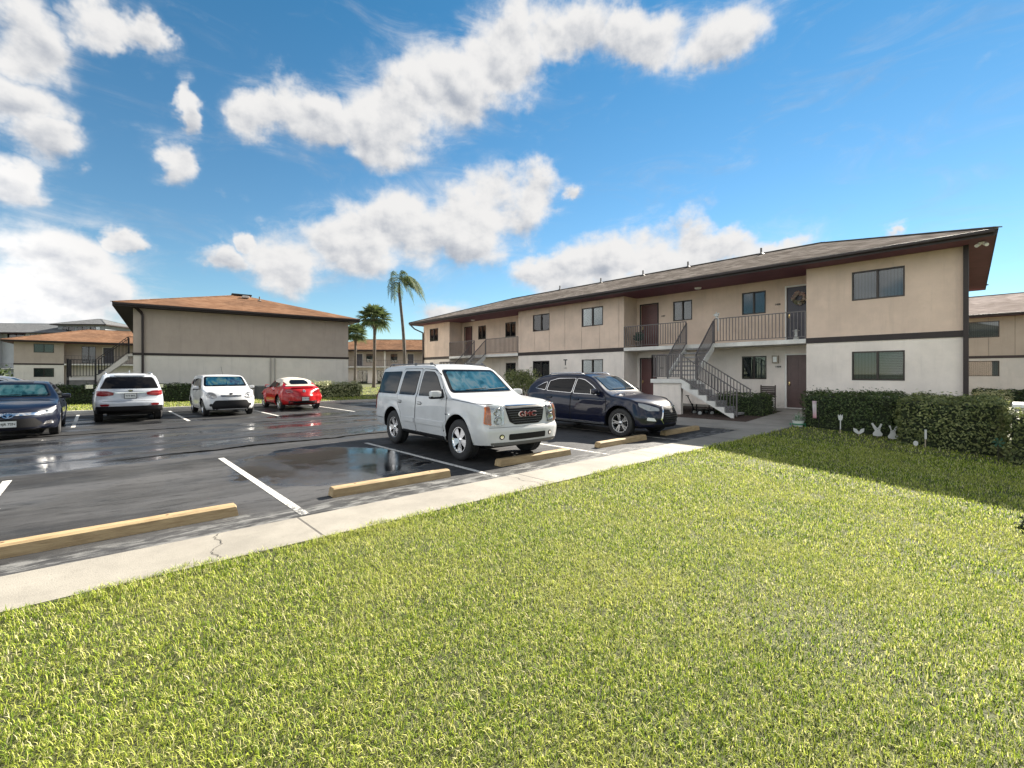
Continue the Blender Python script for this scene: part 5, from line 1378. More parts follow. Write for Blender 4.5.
# right neighbour
block('grey beige neighbour building with pale roof seen past the right corner of the long building', (45.2, 13.0, 0), R_(-90), 30, 12, 5.6, shingles('pale_shingles', (.20, .17, .155), (.32, .28, .26), (.16, .135, .12), .95), stucco('neighbour_upper', (.36, .31, .25), 1.22), stucco('neighbour_lower', (.50, .48, .43)),
      windows=[(9.1, 12.1, 4.15, 5.25, 'w'), (9.1, 12.1, 1.5, 2.55, 'w'), (20, 22, 4.2, 5.2, 'w')], rise=2.0)
# ------------------------------------------------------------------ plants
def leaf_mat(name, c1, c2, c3=None, rough=.5, trans=.35):
    if name in _M: return _M[name]
    m, t = newmat(name)
    g = t.n('ShaderNodeNewGeometry').outputs['Random Per Island']
    n = t.noise(1.1, 4, .6)
    c = t.mix(g, c1, c2)
    if c3: c = t.mix(t.rng(n, .45, .7), c, c3)
    a = t.pbr(color=c, rough=rough, spec=.4)
    tr = t.n('ShaderNodeBsdfTranslucent', {'Color': c}).outputs[0]
    t.out(t.n('ShaderNodeMixShader', {0: trans, 1: a, 2: tr}).outputs[0]); _M[name] = m
    return m
BARK = M('bark', (.075, .062, .05), .9, var=.35, vscale=9, bump=.8, bscale=22)
def leaves_mesh(name, pts, nrm, size, mat, parent=None, seed=0, aspect=.5, fold=.25):
    """one folded leaf (4 triangles) per point, roughly facing nrm"""
    rs = np.random.RandomState(seed); n = len(pts); pts = np.asarray(pts); nrm = np.asarray(nrm, float)
    d = nrm + rs.normal(0, .6, (n, 3)); d /= np.linalg.norm(d, axis=1, keepdims=True) + 1e-9
    a = np.cross(d, rs.normal(0, 1, (n, 3))); a /= np.linalg.norm(a, axis=1, keepdims=True) + 1e-9
    b = np.cross(d, a)
    s = size * rs.uniform(.65, 1.35, (n, 1)); w = s * aspect
    base = pts - a * s * .5; tip = pts + a * s * .5; L = pts + b * w * .5 + d * s * fold * .3; Rr = pts - b * w * .5 + d * s * fold * .3
    V = np.stack([base, L, tip, Rr], 1).reshape(-1, 3)
    i = np.arange(n) * 4
    F = np.stack([np.stack([i, i + 2, i + 1], 1), np.stack([i, i + 3, i + 2], 1)], 1).reshape(-1, 3)
    return fast_mesh(name, V, F, mat, parent)
def fast_mesh(name, V, F, mat, parent=None):
    me = bpy.data.meshes.new(name); V = np.asarray(V, np.float32); F = np.asarray(F, np.int32); k = F.shape[1]
    me.vertices.add(len(V)); me.vertices.foreach_set('co', V.ravel())
    me.loops.add(F.size); me.loops.foreach_set('vertex_index', F.ravel())
    me.polygons.add(len(F)); me.polygons.foreach_set('loop_start', np.arange(0, F.size, k, dtype=np.int32)); me.polygons.foreach_set('loop_total', np.full(len(F), k, np.int32))
    me.update(calc_edges=True)
    me.materials.append(mat)
    return link(bpy.data.objects.new(name, me), parent)
def hedge(label, x0, x1, y0, y1, z0, h, mat, leaf=.06, dens=520, seed=1, cat='hedge', group=None, core=(.018, .026, .010), ragged=.05, zfn=None, taper=0):
    rs = np.random.RandomState(seed)
    root = empty('hedge', ((x0 + x1) / 2, (y0 + y1) / 2, z0)); tag(root, label, cat, group)
    cx, cy = root.location.x, root.location.y
    lx, ly = (x1 - x0) / 2, (y1 - y0) / 2
    P = []; N = []
    faces = [((1, 0, 0), 2 * ly * h), ((-1, 0, 0), 2 * ly * h), ((0, 1, 0), 2 * lx * h), ((0, -1, 0), 2 * lx * h), ((0, 0, 1), 4 * lx * ly)]
    for nrm, area in faces:
        n = int(area * dens * (1.0 if nrm[2] == 0 else 1.2)); u = rs.uniform(-1, 1, (n, 3)); dd = np.abs(rs.normal(0, ragged * 1.4, n))
        p = np.empty((n, 3)); p[:, 0] = u[:, 0] * lx; p[:, 1] = u[:, 1] * ly; p[:, 2] = (u[:, 2] * .5 + .5) * h
        if nrm[0]: p[:, 0] = nrm[0] * (lx - dd + ragged)
        elif nrm[1]: p[:, 1] = nrm[1] * (ly - dd + ragged)
        else: p[:, 2] = h - dd + ragged
        P.append(p); N.append(np.tile(np.array(nrm, float), (n, 1)))
    P = np.concatenate(P); N = np.concatenate(N)
    # uneven surface: clumps bulge and hollow
    off = np.array([mnoise.noise(Vector((p[0] + cx, p[1] + cy, p[2])) * 2.3) for p in P]) * ragged * 2.2
    off += np.array([mnoise.noise(Vector((p[0] + cx, p[1] + cy, p[2])) * 7.) for p in P]) * ragged
    sh = rs.uniform(0, 1, len(P)) > .965
    off = off + sh * rs.uniform(.03, .16, len(P))
    P = P + N * off[:, None]
    if zfn is not None: P[:, 2] += zfn(P[:, 0] + cx, P[:, 1] + cy) * np.clip(1 - P[:, 2] / h, 0, 1)
    leaves_mesh('foliage', P, N + np.array([0, 0, .35]), leaf, mat, root, seed)
    bm = bmesh.new(); bx(bm, -lx + .07, lx - .07, -ly + .07, ly - .07, -.15, h - .10)
    bmesh.ops.subdivide_edges(bm, edges=bm.edges[:], cuts=6, use_grid_fill=True)
    for v in bm.verts: v.co += Vector([random.uniform(-.03, .03) for _ in range(3)])
    bm_obj('branches', bm, M('hedge_core_%d' % seed, core, .95, var=.5, vscale=14, bump=1., bscale=30), root)
    return root
LEAF_DARK = leaf_mat('hedge_leaf_dark', (.025, .055, .014), (.12, .16, .05), (.050, .065, .022))
LEAF_MIX = leaf_mat('hedge_leaf_mixed', (.03, .06, .014), (.36, .38, .15), (.10, .12, .035))
LEAF_VAR = leaf_mat('variegated_leaf', (.16, .20, .07), (.60, .58, .36), (.36, .38, .17))
LEAF_FAR = leaf_mat('far_hedge_leaf', (.025, .05, .014), (.07, .10, .03))
hz = lambda x, y: hgt(x, y)
hedge('trimmed dark hedge below the right lower window, the lawn ornaments stand before it', 16.35, 18.4, 2.3, 4.55, .05, .98, LEAF_DARK, .065, 700, 3)
hedge('longer nearer lighter hedge with pale leaves right of the rabbit cut-outs', 15.45, 18.4, .28, 2.12, -.20, 1.19, LEAF_MIX, .075, 650, 4)
hedge('hedge block cut off by the right edge, in front of the beige cabinet', 14.5, 15.1, -2.6, .16, -.40, 1.20, LEAF_MIX, .075, 650, 5)
hedge('low dark hedge beside the foot of the stairs by the brown door', 17.9, 19.0, 6.2, 8.0, .05, .82, LEAF_DARK, .06, 650, 6)
hedge('low dark hedge at the wall between the dark sedan and the silver crossover', -2.4, .75, 32.0, 32.7, .1, .95, LEAF_FAR, .10, 330, 7)
hedge('low dark hedge at the wall between the silver crossover and the boxy white car', 1.6, 6.4, 31.5, 32.2, .1, .95, LEAF_FAR, .10, 330, 8)
hedge('yellow-green variegated hedge right of the red convertible', 9.0, 13.6, 30.4, 31.3, .1, .92, LEAF_VAR, .12, 260, 9, core=(.05, .06, .02), ragged=.09)
hedge('dark hedge below the neighbour building at the right edge', 41.5, 42.5, -8, 2.0, -.35, 1.0, LEAF_FAR, .12, 220, 10)
hedge('yellow-green shrub row in front of the neighbour building', 40.5, 41.4, .35, 1.8, -.25, .75, LEAF_VAR, .12, 300, 11, core=(.05, .06, .02), ragged=.1)

def bush(name, label, loc, r, h, mat, n=1800, leaf=.09, seed=1, cat='shrub', group=None, stems=5):
    rs = np.random.RandomState(seed); root = empty(name, loc); tag(root, label, cat, group)
    cl = [(rs.normal(0, .45) * r, rs.normal(0, .45) * r, rs.uniform(.3, .9) * h, rs.uniform(.3, .5) * r) for _ in range(16)]
    P = []; N = []
    for i in range(n):
        c = cl[rs.randint(len(cl))]; d = rs.normal(0, 1, 3); d /= np.linalg.norm(d); q = c[3] * rs.uniform(.6, 1.1)
        p = np.array([c[0], c[1], c[2]]) + d * q * np.array([1, 1, .8])
        if p[2] < .05: p[2] = rs.uniform(.05, .3)
        P.append(p); N.append(d)
    leaves_mesh('foliage', P, N, leaf, mat, root, seed)
    bm = bmesh.new()
    for k in range(stems):
        a = 2 * math.pi * k / stems; tube(bm, [(0, 0, -.05), (math.cos(a) * r * .25, math.sin(a) * r * .25, h * .4), (math.cos(a) * r * .5, math.sin(a) * r * .5, h * .75)], [.03, .02, .008], 6)
    bm_obj('stem', bm, BARK, root); return root
bush('shrub', 'dense green shrub behind the dark crossover at the long wall', (18.2, 19.0, .1), 1.15, 1.75, LEAF_MIX, 4200, .11, 21)
bush('shrub', 'pale green shrub behind the white SUV mirror, below the balcony', (18.4, 22.6, .1), .9, 1.1, LEAF_MIX, 2400, .10, 22)
bush('shrub', 'small dark shrub in the shade beneath the far balcony', (19.2, 24.0, .1), .8, 1.5, LEAF_DARK, 2000, .10, 23)
bush('low_plant', 'low dark plant cut off by the right edge of the lawn', (7.88, -.25, -.32), .22, .34, leaf_mat('grey_leaf', (.015, .022, .010), (.05, .06, .03), None, .9, .05), 900, .05, 24)
bush('tree', 'dark green bushy tree behind the cars at the far left edge', (-10.2, 52.0, .1), 3.2, 4.2, LEAF_FAR, 7000, .28, 25, 'tree')

def frond_fan(verts, faces, c, d, L, up, rs, droop=.25):
    """fan palm leaf: petiole and a pleated half-disc of pointed segments"""
    d = d / np.linalg.norm(d); side = np.cross(d, up); side /= np.linalg.norm(side) + 1e-9; nn = np.cross(side, d)
    pet = L * .45; b = c + d * pet - np.array([0, 0, droop * .12 * L])
    k = len(verts); w = .02
    verts += [c + side * w, c - side * w, b - side * w, b + side * w]; faces.append((k, k + 1, k + 2, k + 3))
    n = 22
    for i in range(n):
        a = -1.9 + 3.8 * i / (n - 1); R = L * .62 * (1 - .18 * abs(a) / 1.9) * rs.uniform(.9, 1.08)
        dr = d * math.cos(a) + side * math.sin(a); da = .5 * 3.8 / n
        q0 = dr; ql = d * math.cos(a - da) + side * math.sin(a - da); qr = d * math.cos(a + da) + side * math.sin(a + da)
        mid = .62
        m_l = b + ql * R * mid + nn * .02 - np.array([0, 0, droop * R * .15]); m_r = b + qr * R * mid + nn * .02 - np.array([0, 0, droop * R * .15]); m_c = b + q0 * R * mid - nn * .02 - np.array([0, 0, droop * R * .15])
        tip = b + q0 * R - np.array([0, 0, droop * R * rs.uniform(.5, 1.0)])
        k = len(verts); verts += [b, m_l, m_c, m_r, tip]
        faces += [(k, k + 1, k + 2), (k, k + 2, k + 3), (k + 1, k + 4, k + 2), (k + 2, k + 4, k + 3)]
PALM_LEAF = leaf_mat('palm_leaf', (.045, .075, .022), (.13, .16, .06), None, .8); PALM_DRY = leaf_mat('palm_dry', (.16, .12, .06), (.24, .19, .10), None, .7)
def poly_obj(name, V, F, mat, parent): return mesh_obj(name, V, F, mat, parent)
def fan_palm(label, loc, h, crown, seed, r0=.22):
    rs = np.random.RandomState(seed); root = empty('palm_tree', loc); tag(root, label, 'palm tree')
    bm = bmesh.new(); n = 22; pts = []; rr = []
    for i in range(n + 1):
        t = i / n; pts.append((.12 * math.sin(t * 2.2), .08 * math.sin(t * 3), -.2 + (h + .2) * t)); rr.append(r0 * (1.25 - .45 * min(1, t * 5)) * (1 + .05 * math.sin(i * 2.1)) if t < .9 else r0 * (.8 + 3.2 * (t - .9)))
    tube(bm, pts, rr, 12); bm_obj('trunk', bm, BARK, root, True)
    c = np.array([pts[-1][0], pts[-1][1], h]); bm = bmesh.new()
    for i in range(46):
        a = i * 2.4; z = h - .95 + .9 * i / 46; q = r0 * 1.1
        bar(bm, (c[0] + math.cos(a) * q * .6, c[1] + math.sin(a) * q * .6, z), (c[0] + math.cos(a) * q * 2.0, c[1] + math.sin(a) * q * 2.0, z + .32), .07, .03)
    bm_obj('boot_stubs', bm, BARK, root)
    V = []; F = []
    for i in range(40):
        a = i * 2.39996; e = math.radians(78 - 108 * (i / 39) ** .9); d = np.array([math.cos(a) * math.cos(e), math.sin(a) * math.cos(e), math.sin(e)])
        frond_fan(V, F, c + np.array([0, 0, .1]), d, crown * rs.uniform(.9, 1.1), np.array([0, 0, 1.0]), rs, .18 + .5 * max(0, -math.sin(e)) + .2)
    poly_obj('crown', V, F, PALM_LEAF, root)
    return root
def feather_palm(label, loc, h, lean, seed, wind, crown=2.6, r0=.16):
    rs = np.random.RandomState(seed); root = empty('palm_tree', loc); tag(root, label, 'palm tree')
    bm = bmesh.new(); n = 26; pts = []; rr = []
    for i in range(n + 1):
        t = i / n; pts.append((lean[0] * t ** 1.6 + .15 * math.sin(t * 3.3), lean[1] * t ** 1.6, -.2 + (h + .2) * t)); rr.append(r0 * (1.5 - .5 * min(1, t * 4)) * (1 - .25 * t))
    tube(bm, pts, rr, 12); bm_obj('trunk', bm, M('palm_trunk', (.075, .066, .056), .85, var=.3, vscale=6, bump=.5), root, True)
    bm = bmesh.new(); top = Vector(pts[-1]); tube(bm, [top, top + Vector((0, 0, .5)), top + Vector((.03, 0, .95))], [r0 * .8, r0 * .75, r0 * .3], 10); bm_obj('crown_shaft', bm, M('crown_shaft', (.10, .13, .05), .5), root, True)
    V = []; F = []; c = np.array(top) + np.array([0, 0, .8]); wind = np.array(wind, float)
    for i in range(22):
        a = i * 2.39996; e = math.radians(rs.uniform(15, 85)); d = np.array([math.cos(a) * math.cos(e), math.sin(a) * math.cos(e), math.sin(e)])
        d = d + wind * .38; d /= np.linalg.norm(d); L = crown * rs.uniform(.75, 1.05); m = 26; p = c.copy(); prev = None
        for k in range(m):
            t = k / (m - 1); d2 = d + wind * t * .5 + np.array([0, 0, -3.4 * t ** 1.2]); d2 /= np.linalg.norm(d2)
            side = np.cross(d2, np.array([0, 0, 1.0])); side /= np.linalg.norm(side) + 1e-9
            q = p + d2 * L / m
            kk = len(V); V += [p + side * .012, p - side * .012, q - side * .012, q + side * .012]; F.append((kk, kk + 1, kk + 2, kk + 3))
            if k > 2:
                ll = .62 * math.sin(math.pi * min(1, t * .9 + .12)) * rs.uniform(.85, 1.1)
                for s in (-1, 1):
                    for hh in (0, .5):
                        b0 = p + (q - p) * hh
                        o = side * s * .8 + d2 * .45 + wind * .35 + np.array([0, 0, rs.uniform(-.9, -.1)]); o /= np.linalg.norm(o)
                        o2 = o + np.array([0, 0, -1.1]) + wind * .2; o2 /= np.linalg.norm(o2); wv = d2 * .018
                        mid = b0 + o * ll * .55; tip = mid + o2 * ll * .5; kk = len(V)
                        V += [b0 - wv, b0 + wv, mid + wv * 1.3, mid - wv * 1.3, tip]; F += [(kk, kk + 1, kk + 2, kk + 3), (kk + 3, kk + 2, kk + 4)]
            p = q
    poly_obj('crown', V, F, PALM_LEAF, root)
    return root
fan_palm('tall fan palm with a round crown between the two orange roofed buildings', (20.1, 42.2, .1), 6.9, 1.75, 31, .18)
fan_palm('smaller fan palm half hidden at the right end of the blank taupe wall', (25.1, 58.2, .1), 6.7, 1.75, 32, .19)
WR = (math.cos(HEAD), -math.sin(HEAD), -.15)
feather_palm('slender leaning feather palm with drooping windblown fronds left of the long building', (20.5, 37.0, .1), 8.8, (-.35, .2), 33, WR, 4.0)

# ------------------------------------------------------------------ lawn
def lawn():
    rs = np.random.RandomState(5)
    F_ = np.array([math.sin(HEAD), math.cos(HEAD)]); Rt = np.array([math.cos(HEAD), -math.sin(HEAD)])
    P = []; S = []
    for r0, r1, dens, sc_ in ((0.9, 3.2, 12000, .80), (3.2, 5.5, 7500, 1.0), (5.5, 9.0, 3800, 1.5), (9., 14., 1700, 2.1), (14., 22., 380, 3.2)):
        A = math.pi * (r1 ** 2 - r0 ** 2) * (150 / 360); n = int(A * dens)
        r = np.sqrt(rs.uniform(r0 ** 2, r1 ** 2, n)); a = rs.uniform(R_(-58), R_(92), n)
        x = r * (F_[0] * np.cos(a) + Rt[0] * np.sin(a)); y = r * (F_[1] * np.cos(a) + Rt[1] * np.sin(a))
        edge = 4.70 + .045 * np.sin(x * 3.1) + .03 * np.sin(x * 11.3 + 1)
        ok = (y < edge) & ~((x > 16.3) & (x < 18.4) & (y > 2.3)) & ~((x > 15.4) & (y < 2.0)) & ~((x > 14.45) & (y < .16)) & (x < 19.8)
        # thin, trodden spots
        pn = np.array([mnoise.noise(Vector((u * .9, v * .9, 3.3))) for u, v in zip(x, y)]) if n < 400000 else np.zeros(n)
        pf = np.array([mnoise.noise(Vector((u * 3.1, v * 3.1, 7.3))) for u, v in zip(x, y)])
        ok &= rs.uniform(0, 1, n) < np.clip(1.25 + pn * 1.1, .6, 1) * np.clip(1 + (pf + .50) * 3.2, .3, 1)
        P.append(np.stack([x[ok], y[ok]], 1)); S.append(np.full(ok.sum(), sc_))
    # far grass strips along the kerb and beyond
    for x0, x1, y0, y1, dens in ((-2.6, 14, 26.5, 33.3, 110), (14.2, 30, 27, 45, 40)):
        n = int((x1 - x0) * (y1 - y0) * dens); P.append(np.stack([rs.uniform(x0, x1, n), rs.uniform(y0, y1, n)], 1)); S.append(np.full(n, 5.0))
    P = np.concatenate(P); S = np.concatenate(S); n = len(P)
    z = hgt(P[:, 0], P[:, 1])
    hgtn = rs.uniform(.016, .050, n) * (S ** .35) * (1 + .55 * ((P[:, 1] > 4.5) & (P[:, 1] < 5)))
    w = rs.uniform(.0028, .0055, n) * S
    a = rs.uniform(0, 2 * math.pi, n); tl = rs.uniform(.2, 1.25, n)
    dx = np.cos(a); dy = np.sin(a); px = -dy; py = dx
    b = np.stack([P[:, 0], P[:, 1], z - .005], 1)
    side = np.stack([px, py, np.zeros(n)], 1) * (w / 2)[:, None]
    m1 = b + np.stack([dx * hgtn * tl * .35, dy * hgtn * tl * .35, hgtn * .62], 1)
    tip = b + np.stack([dx * hgtn * tl * 1.0, dy * hgtn * tl * 1.0, hgtn * (1.05 - .25 * tl)], 1)
    V = np.stack([b - side, b + side, m1 + side * .9, m1 - side * .9, tip], 1).reshape(-1, 3)
    i = np.arange(n) * 5
    Fm = np.stack([np.stack([i, i + 1, i + 2], 1), np.stack([i, i + 2, i + 3], 1), np.stack([i + 3, i + 2, i + 4], 1)], 1).reshape(-1, 3)
    m, t = newmat('grass_blades')
    g = t.n('ShaderNodeNewGeometry').outputs['Random Per Island']; p1 = t.noise(.7, 5, .6); p2 = t.noise(4.5, 4, .6)
    c = t.ramp(g, [(0, (.035, .055, .010)), (.15, (.06, .11, .010)), (.34, (.17, .27, .022)), (.68, (.45, .52, .060)), (.86, (.62, .60, .21)), (1, (.70, .64, .42))])  # darkest blade tones stand in for shadow in the thatch
    c = t.mix(t.math('MULTIPLY', t.rng(p1, .42, .66), .40), c, (.46, .46, .12)); c = t.mix(t.math('MULTIPLY', t.rng(p2, .55, .75), .50), c, (.08, .14, .025))  # darker patches imitate the dark gaps between blades
    A = t.pbr(color=c, rough=.55, spec=.15); T = t.n('ShaderNodeBsdfTranslucent', {'Color': c}).outputs[0]
    t.out(t.n('ShaderNodeMixShader', {0: .40, 1: A, 2: T}).outputs[0])
    o = fast_mesh('lawn_grass', V, Fm, m); tag(o, 'short coarse green lawn grass with straw coloured blades', 'grass', kind='stuff')
    print('blades', n)
lawn()
# ------------------------------------------------------------------ cars in their stalls
def put(o, x, y, heading, label, cat):
    o.location = (x, y, .004); o.rotation_euler = (0, 0, R_(heading)); tag(o, label, cat); return o
YK = put(yukon(), 6.13, 8.64, -92.5, 'large white SUV with black grille and chrome wheels parked nose to the sidewalk', 'car')
YK.scale = (.955, .96, .96)
put(lexus(), 11.05, 8.45, -90, 'dark navy crossover parked between the white SUV and the stairs', 'car')
put(avalon(DARKBLUE, 'saloon', SHADE_TEAL), -1.60, 19.3, -90, 'dark blue sedan with teal sunshade at the far left, facing the viewer', 'car')
put(sorento(), 0.9, 22.7, 90, 'silver white crossover seen from behind with red tail lights', 'car')
put(soul(), 3.98, 22.8, -90, 'boxy white hatchback facing the viewer with a blue sunshade', 'car')
put(beetle(), 7.1, 24.0, 90, 'red convertible with cream soft top seen from behind', 'car')
put(avalon(WHITE_PAINT, 'saloon', SHADE_TEAL), -4.0, 33.2, 172, 'white sedan with a sunroof, only its roof showing behind the dark blue sedan', 'car').location.z = .12

# ------------------------------------------------------------------ small things
def flat_cutout(name, poly, thick, loc, rz, mat, label, cat, stake=.18, group=None, extra=None):
    root = empty(name, loc, rz); tag(root, label, cat, group)
    bm = bmesh.new(); prism(bm, round_poly(poly, .01), -thick / 2, thick / 2); bm_obj('board', bm, mat, root)
    bm = bmesh.new(); bx(bm, -.012, .012, thick / 2 + .001, thick / 2 + .014, -stake, .12); bm_obj('stake', bm, M('stake_wood', (.3, .25, .18), .8), root)
    if extra: extra(root)
    return root
WHT = M('white_board', (.52, .52, .50), .6, var=.05); PINK = M('pink_paint', (.62, .34, .38), .6); EYE = M('black_paint', (.02, .02, .02), .5)
def rabbit_poly(s, tilt):
    b = []
    for k in range(-60, 241, 20): a = R_(k); b.append((.17 * math.cos(a), .13 + .13 * math.sin(a)))
    # body then head with two ears
    P = [(-.17, .02), (-.19, .12), (-.12, .22), (-.10, .26), (-.12 - tilt, .40), (-.20 - tilt, .60), (-.13 - tilt, .62), (-.05, .42), (0, .38), (.04, .42), (.12, .60), (.19, .58), (.11, .38), (.10, .26), (.13, .20), (.20, .12), (.17, .02), (.05, 0), (-.05, 0)]
    return [(x * s, z * s) for x, z in P]
def rabbit_face(root):
    bm = bmesh.new()
    for x in (-.035, .035): lathe(bm, [(.001, -.012), (.009, -.012), (.009, -.009)], 10, 'Y', (x, 0, .22))
    lathe(bm, [(.001, -.012), (.008, -.012), (.008, -.009)], 8, 'Y', (0, 0, .19)); bm_obj('face', bm, EYE, root)
def facing(x, y): return math.atan2(y, x) + math.pi / 2 + math.pi      # board front (-y) turned to the viewer's side of the lawn
g_ = 'white rabbit cut-outs on the lawn'
rz = R_(-62)
for (px, x, y, s, tl, lab) in ((0, 15.95, 2.62, .58, .05, 'smaller white rabbit cut-out with raised ears, left one of the pair by the hedge'), (1, 15.8, 2.27, .58, -.04, 'wider white rabbit cut-out with spread ears, right one of the pair by the hedge')):
    flat_cutout('rabbit_cutout', rabbit_poly(s, tl), .014, (x, y, float(hgt(x, y)) + .05), rz, WHT, lab, 'garden ornament', group=g_, extra=rabbit_face)
tul = [(-.04, .28), (-.06, .36), (-.055, .45), (-.025, .40), (0, .455), (.025, .40), (.055, .45), (.06, .36), (.04, .28), (.012, .28), (.012, .02), (-.012, .02), (-.012, .28)]
flat_cutout('tulip_stake', tul, .012, (15.9, 3.46, float(hgt(15.9, 3.46)) + .10), rz, WHT, 'white tulip shaped garden stake standing before the dark hedge', 'garden ornament')
bf_ = [(0, .08), (-.05, .17), (-.13, .20), (-.12, .10), (-.04, .04), (0, .03), (.04, .04), (.12, .10), (.13, .20), (.05, .17)]
flat_cutout('butterfly_stake', bf_, .010, (15.9, 3.03, float(hgt(15.9, 3.0)) + .02), rz, WHT, 'low white butterfly ornament between the tulip stake and the rabbits', 'garden ornament')
egg = [(.05 * math.cos(a), .08 + .065 * math.sin(a)) for a in [2 * math.pi * k / 14 for k in range(14)]]
flat_cutout('egg_stake', egg, .012, (15.2, 1.74, float(hgt(15.15, 1.8)) + .01), rz, WHT, 'small white egg ornament right of the rabbits', 'garden ornament')
flat_cutout('marker_stake', [(-.022, .10), (-.022, .34), (.022, .34), (.022, .10)], .012, (15.25, 1.56, float(hgt(15.1, 1.6)) + .12), rz, WHT, 'narrow upright white marker by the lighter hedge', 'garden ornament')
# garden flag: pole and hanging pink white cloth
root = empty('garden_flag', (16.0, 4.12, float(hgt(16, 4.12))), rz); tag(root, 'narrow pink and white garden flag hanging from a pole at the hedge end', 'garden flag')
bm = bmesh.new(); tube(bm, [(.1, 0, -.1), (.1, 0, .88), (-.12, 0, .88)], .008, 6); bm_obj('pole', bm, RAILD, root)
V = []; F = []
for i in range(7):
    for j in range(13): x = -.07 + .12 * i / 6; V.append((x * (1 - .25 * math.sin(j / 12 * 2.5)), .02 * math.sin(i * 1.3 + j * .4), .86 - .52 * j / 12))
F = [(i * 13 + j, (i + 1) * 13 + j, (i + 1) * 13 + j + 1, i * 13 + j + 1) for i in range(6) for j in range(12)]
m, t = newmat('flag_cloth'); sp = t.n('ShaderNodeSeparateXYZ', {0: t.obj()}).outputs[2]; t.out(t.pbr(color=t.ramp(t.math('MULTIPLY', sp, 1.1), [(.40, (.50, .26, .30)), (.62, (.50, .42, .44)), (.8, (.54, .50, .50)), (.9, (.42, .32, .36))]), rough=.8))
fl = mesh_obj('cloth', V, F, m, root, True); sm = fl.modifiers.new('thickness', 'SOLIDIFY'); sm.thickness = .003
# planter figure near the walk
root = empty('garden_planter', (16.2, 4.62, float(hgt(16.2, 4.62))), rz); tag(root, 'green and white garden planter on the grass corner by the entrance walk', 'planter')
bm = bmesh.new(); lathe(bm, [(.001, .0), (.12, .0), (.16, .16), (.17, .18), (.15, .18), (.14, .14), (.001, .14)], 18, 'Z'); bm_obj('pot', bm, M('planter_white', (.66, .68, .64), .5), root, True, 35)
bm = bmesh.new(); lathe(bm, [(.165, .06), (.185, .08), (.165, .10)], 18, 'Z'); 
for k in range(3): tube(bm, [(-.2 + .2 * k, 0, .0), (-.22 + .2 * k, 0, .10)], .02, 6)
bm_obj('band', bm, M('planter_green', (.05, .22, .12), .5), root)
P = np.random.RandomState(3).normal(0, .07, (160, 3)) + np.array([0, 0, .26]); leaves_mesh('plant', P, P - np.array([0, 0, .1]), .07, leaf_mat('planter_leaf', (.05, .14, .05), (.45, .5, .42)), root, 3)
# pinwheel
root = empty('pinwheel', (14.25, .30, float(hgt(14.3, .3))), rz); tag(root, 'dark teal pinwheel on a stick before the lighter hedge, near the right edge', 'garden ornament')
bm = bmesh.new(); tube(bm, [(0, .01, -.1), (0, .01, .46)], .006, 6); bm_obj('stick', bm, RAILD, root)
for k in range(6):
    a = 2 * math.pi * k / 6; bm = bmesh.new(); p = [(0, 0), (.09 * math.cos(a - .45), .09 * math.sin(a - .45)), (.12 * math.cos(a + .1), .12 * math.sin(a + .1))]
    prism(bm, [(x, z + .46) for x, z in p], -.012, -.008); bm_obj('blade', bm, M('teal_vane', (.015, .06, .05), .3, .4), root)
# utility cabinet behind the right hedge
root = empty('utility_cabinet', (15.2, -1.0, -.42)) if False else empty('utility_cabinet', (15.35, -.55, -.35)); tag(root, 'pale beige utility cabinet top rising behind the hedge at the right edge', 'cabinet')
bm = bmesh.new(); bx(bm, -.15, .9, -.9, .62, 0, 1.24, .02); bm_obj('body', bm, M('cabinet_paint', (.50, .48, .43), .5, var=.06), root)
bm = bmesh.new(); bx(bm, -.19, .94, -.94, .66, 1.242, 1.33, .015); bm_obj('lid', bm, M('cabinet_lid', (.66, .65, .62), .5), root)
# chair behind the small hedge
root = empty('garden_chair', (19.45, 6.66, .235), R_(-90)); tag(root, 'dark garden chair against the wall beside the brown ground floor door', 'chair')
CH = M('chair_brown', (.05, .035, .03), .6)
bm = bmesh.new(); 
for k in range(6): bx(bm, -.28, .28, .20, .225, .50 + .075 * k, .565 + .075 * k)
bm_obj('backrest', bm, CH, root)
bm = bmesh.new()
for k in range(6): bx(bm, -.26, .26, -.24 + .075 * k, -.18 + .075 * k, .43, .45)
bm_obj('seat', bm, CH, root)
for sx in (-.26, .26):
    bm = bmesh.new(); bar(bm, (sx, .21, 0), (sx, .235, .98), .035); bm_obj('leg', bm, CH, root)
    bm = bmesh.new(); bar(bm, (sx, -.24, 0), (sx, -.24, .64), .035); bm_obj('leg', bm, CH, root)
    bm = bmesh.new(); bar(bm, (sx, -.27, .655), (sx, .2, .655), .05, .025); bm_obj('armrest', bm, CH, root)
# cart under the stairs
root = empty('hand_cart', (17.7, 8.35, .02), R_(-40)); tag(root, 'small dark cart with white hubbed wheels stored under the near stairs', 'cart')
bm = bmesh.new(); bx(bm, -.35, .35, -.2, .2, .22, .26); bar(bm, (-.35, 0, .24), (-.62, 0, .78), .03); bar(bm, (-.62, -.14, .78), (-.62, .14, .78), .03)
for q in ((-.35, -.2), (.32, -.2), (-.35, .17), (.32, .17)): bx(bm, q[0], q[0] + .03, q[1], q[1] + .03, .26, .46)
bm_obj('frame', bm, PAINT_BLACK, root)
for sx in (-.24, .24):
    for sy in (-.24, .24):
        bm = bmesh.new(); lathe(bm, [(.07, -.02), (.12, -.025), (.12, .025), (.07, .02)], 20, 'Y', (sx, sy, .12)); w_ = bm_obj('wheel', bm, RUBBER, root, True, 40)
        bm = bmesh.new(); lathe(bm, [(.001, -.022), (.075, -.02), (.075, .02), (.001, .022)], 16, 'Y', (sx, sy, .12)); bm_obj('hub', bm, WHT, w_, True, 40)
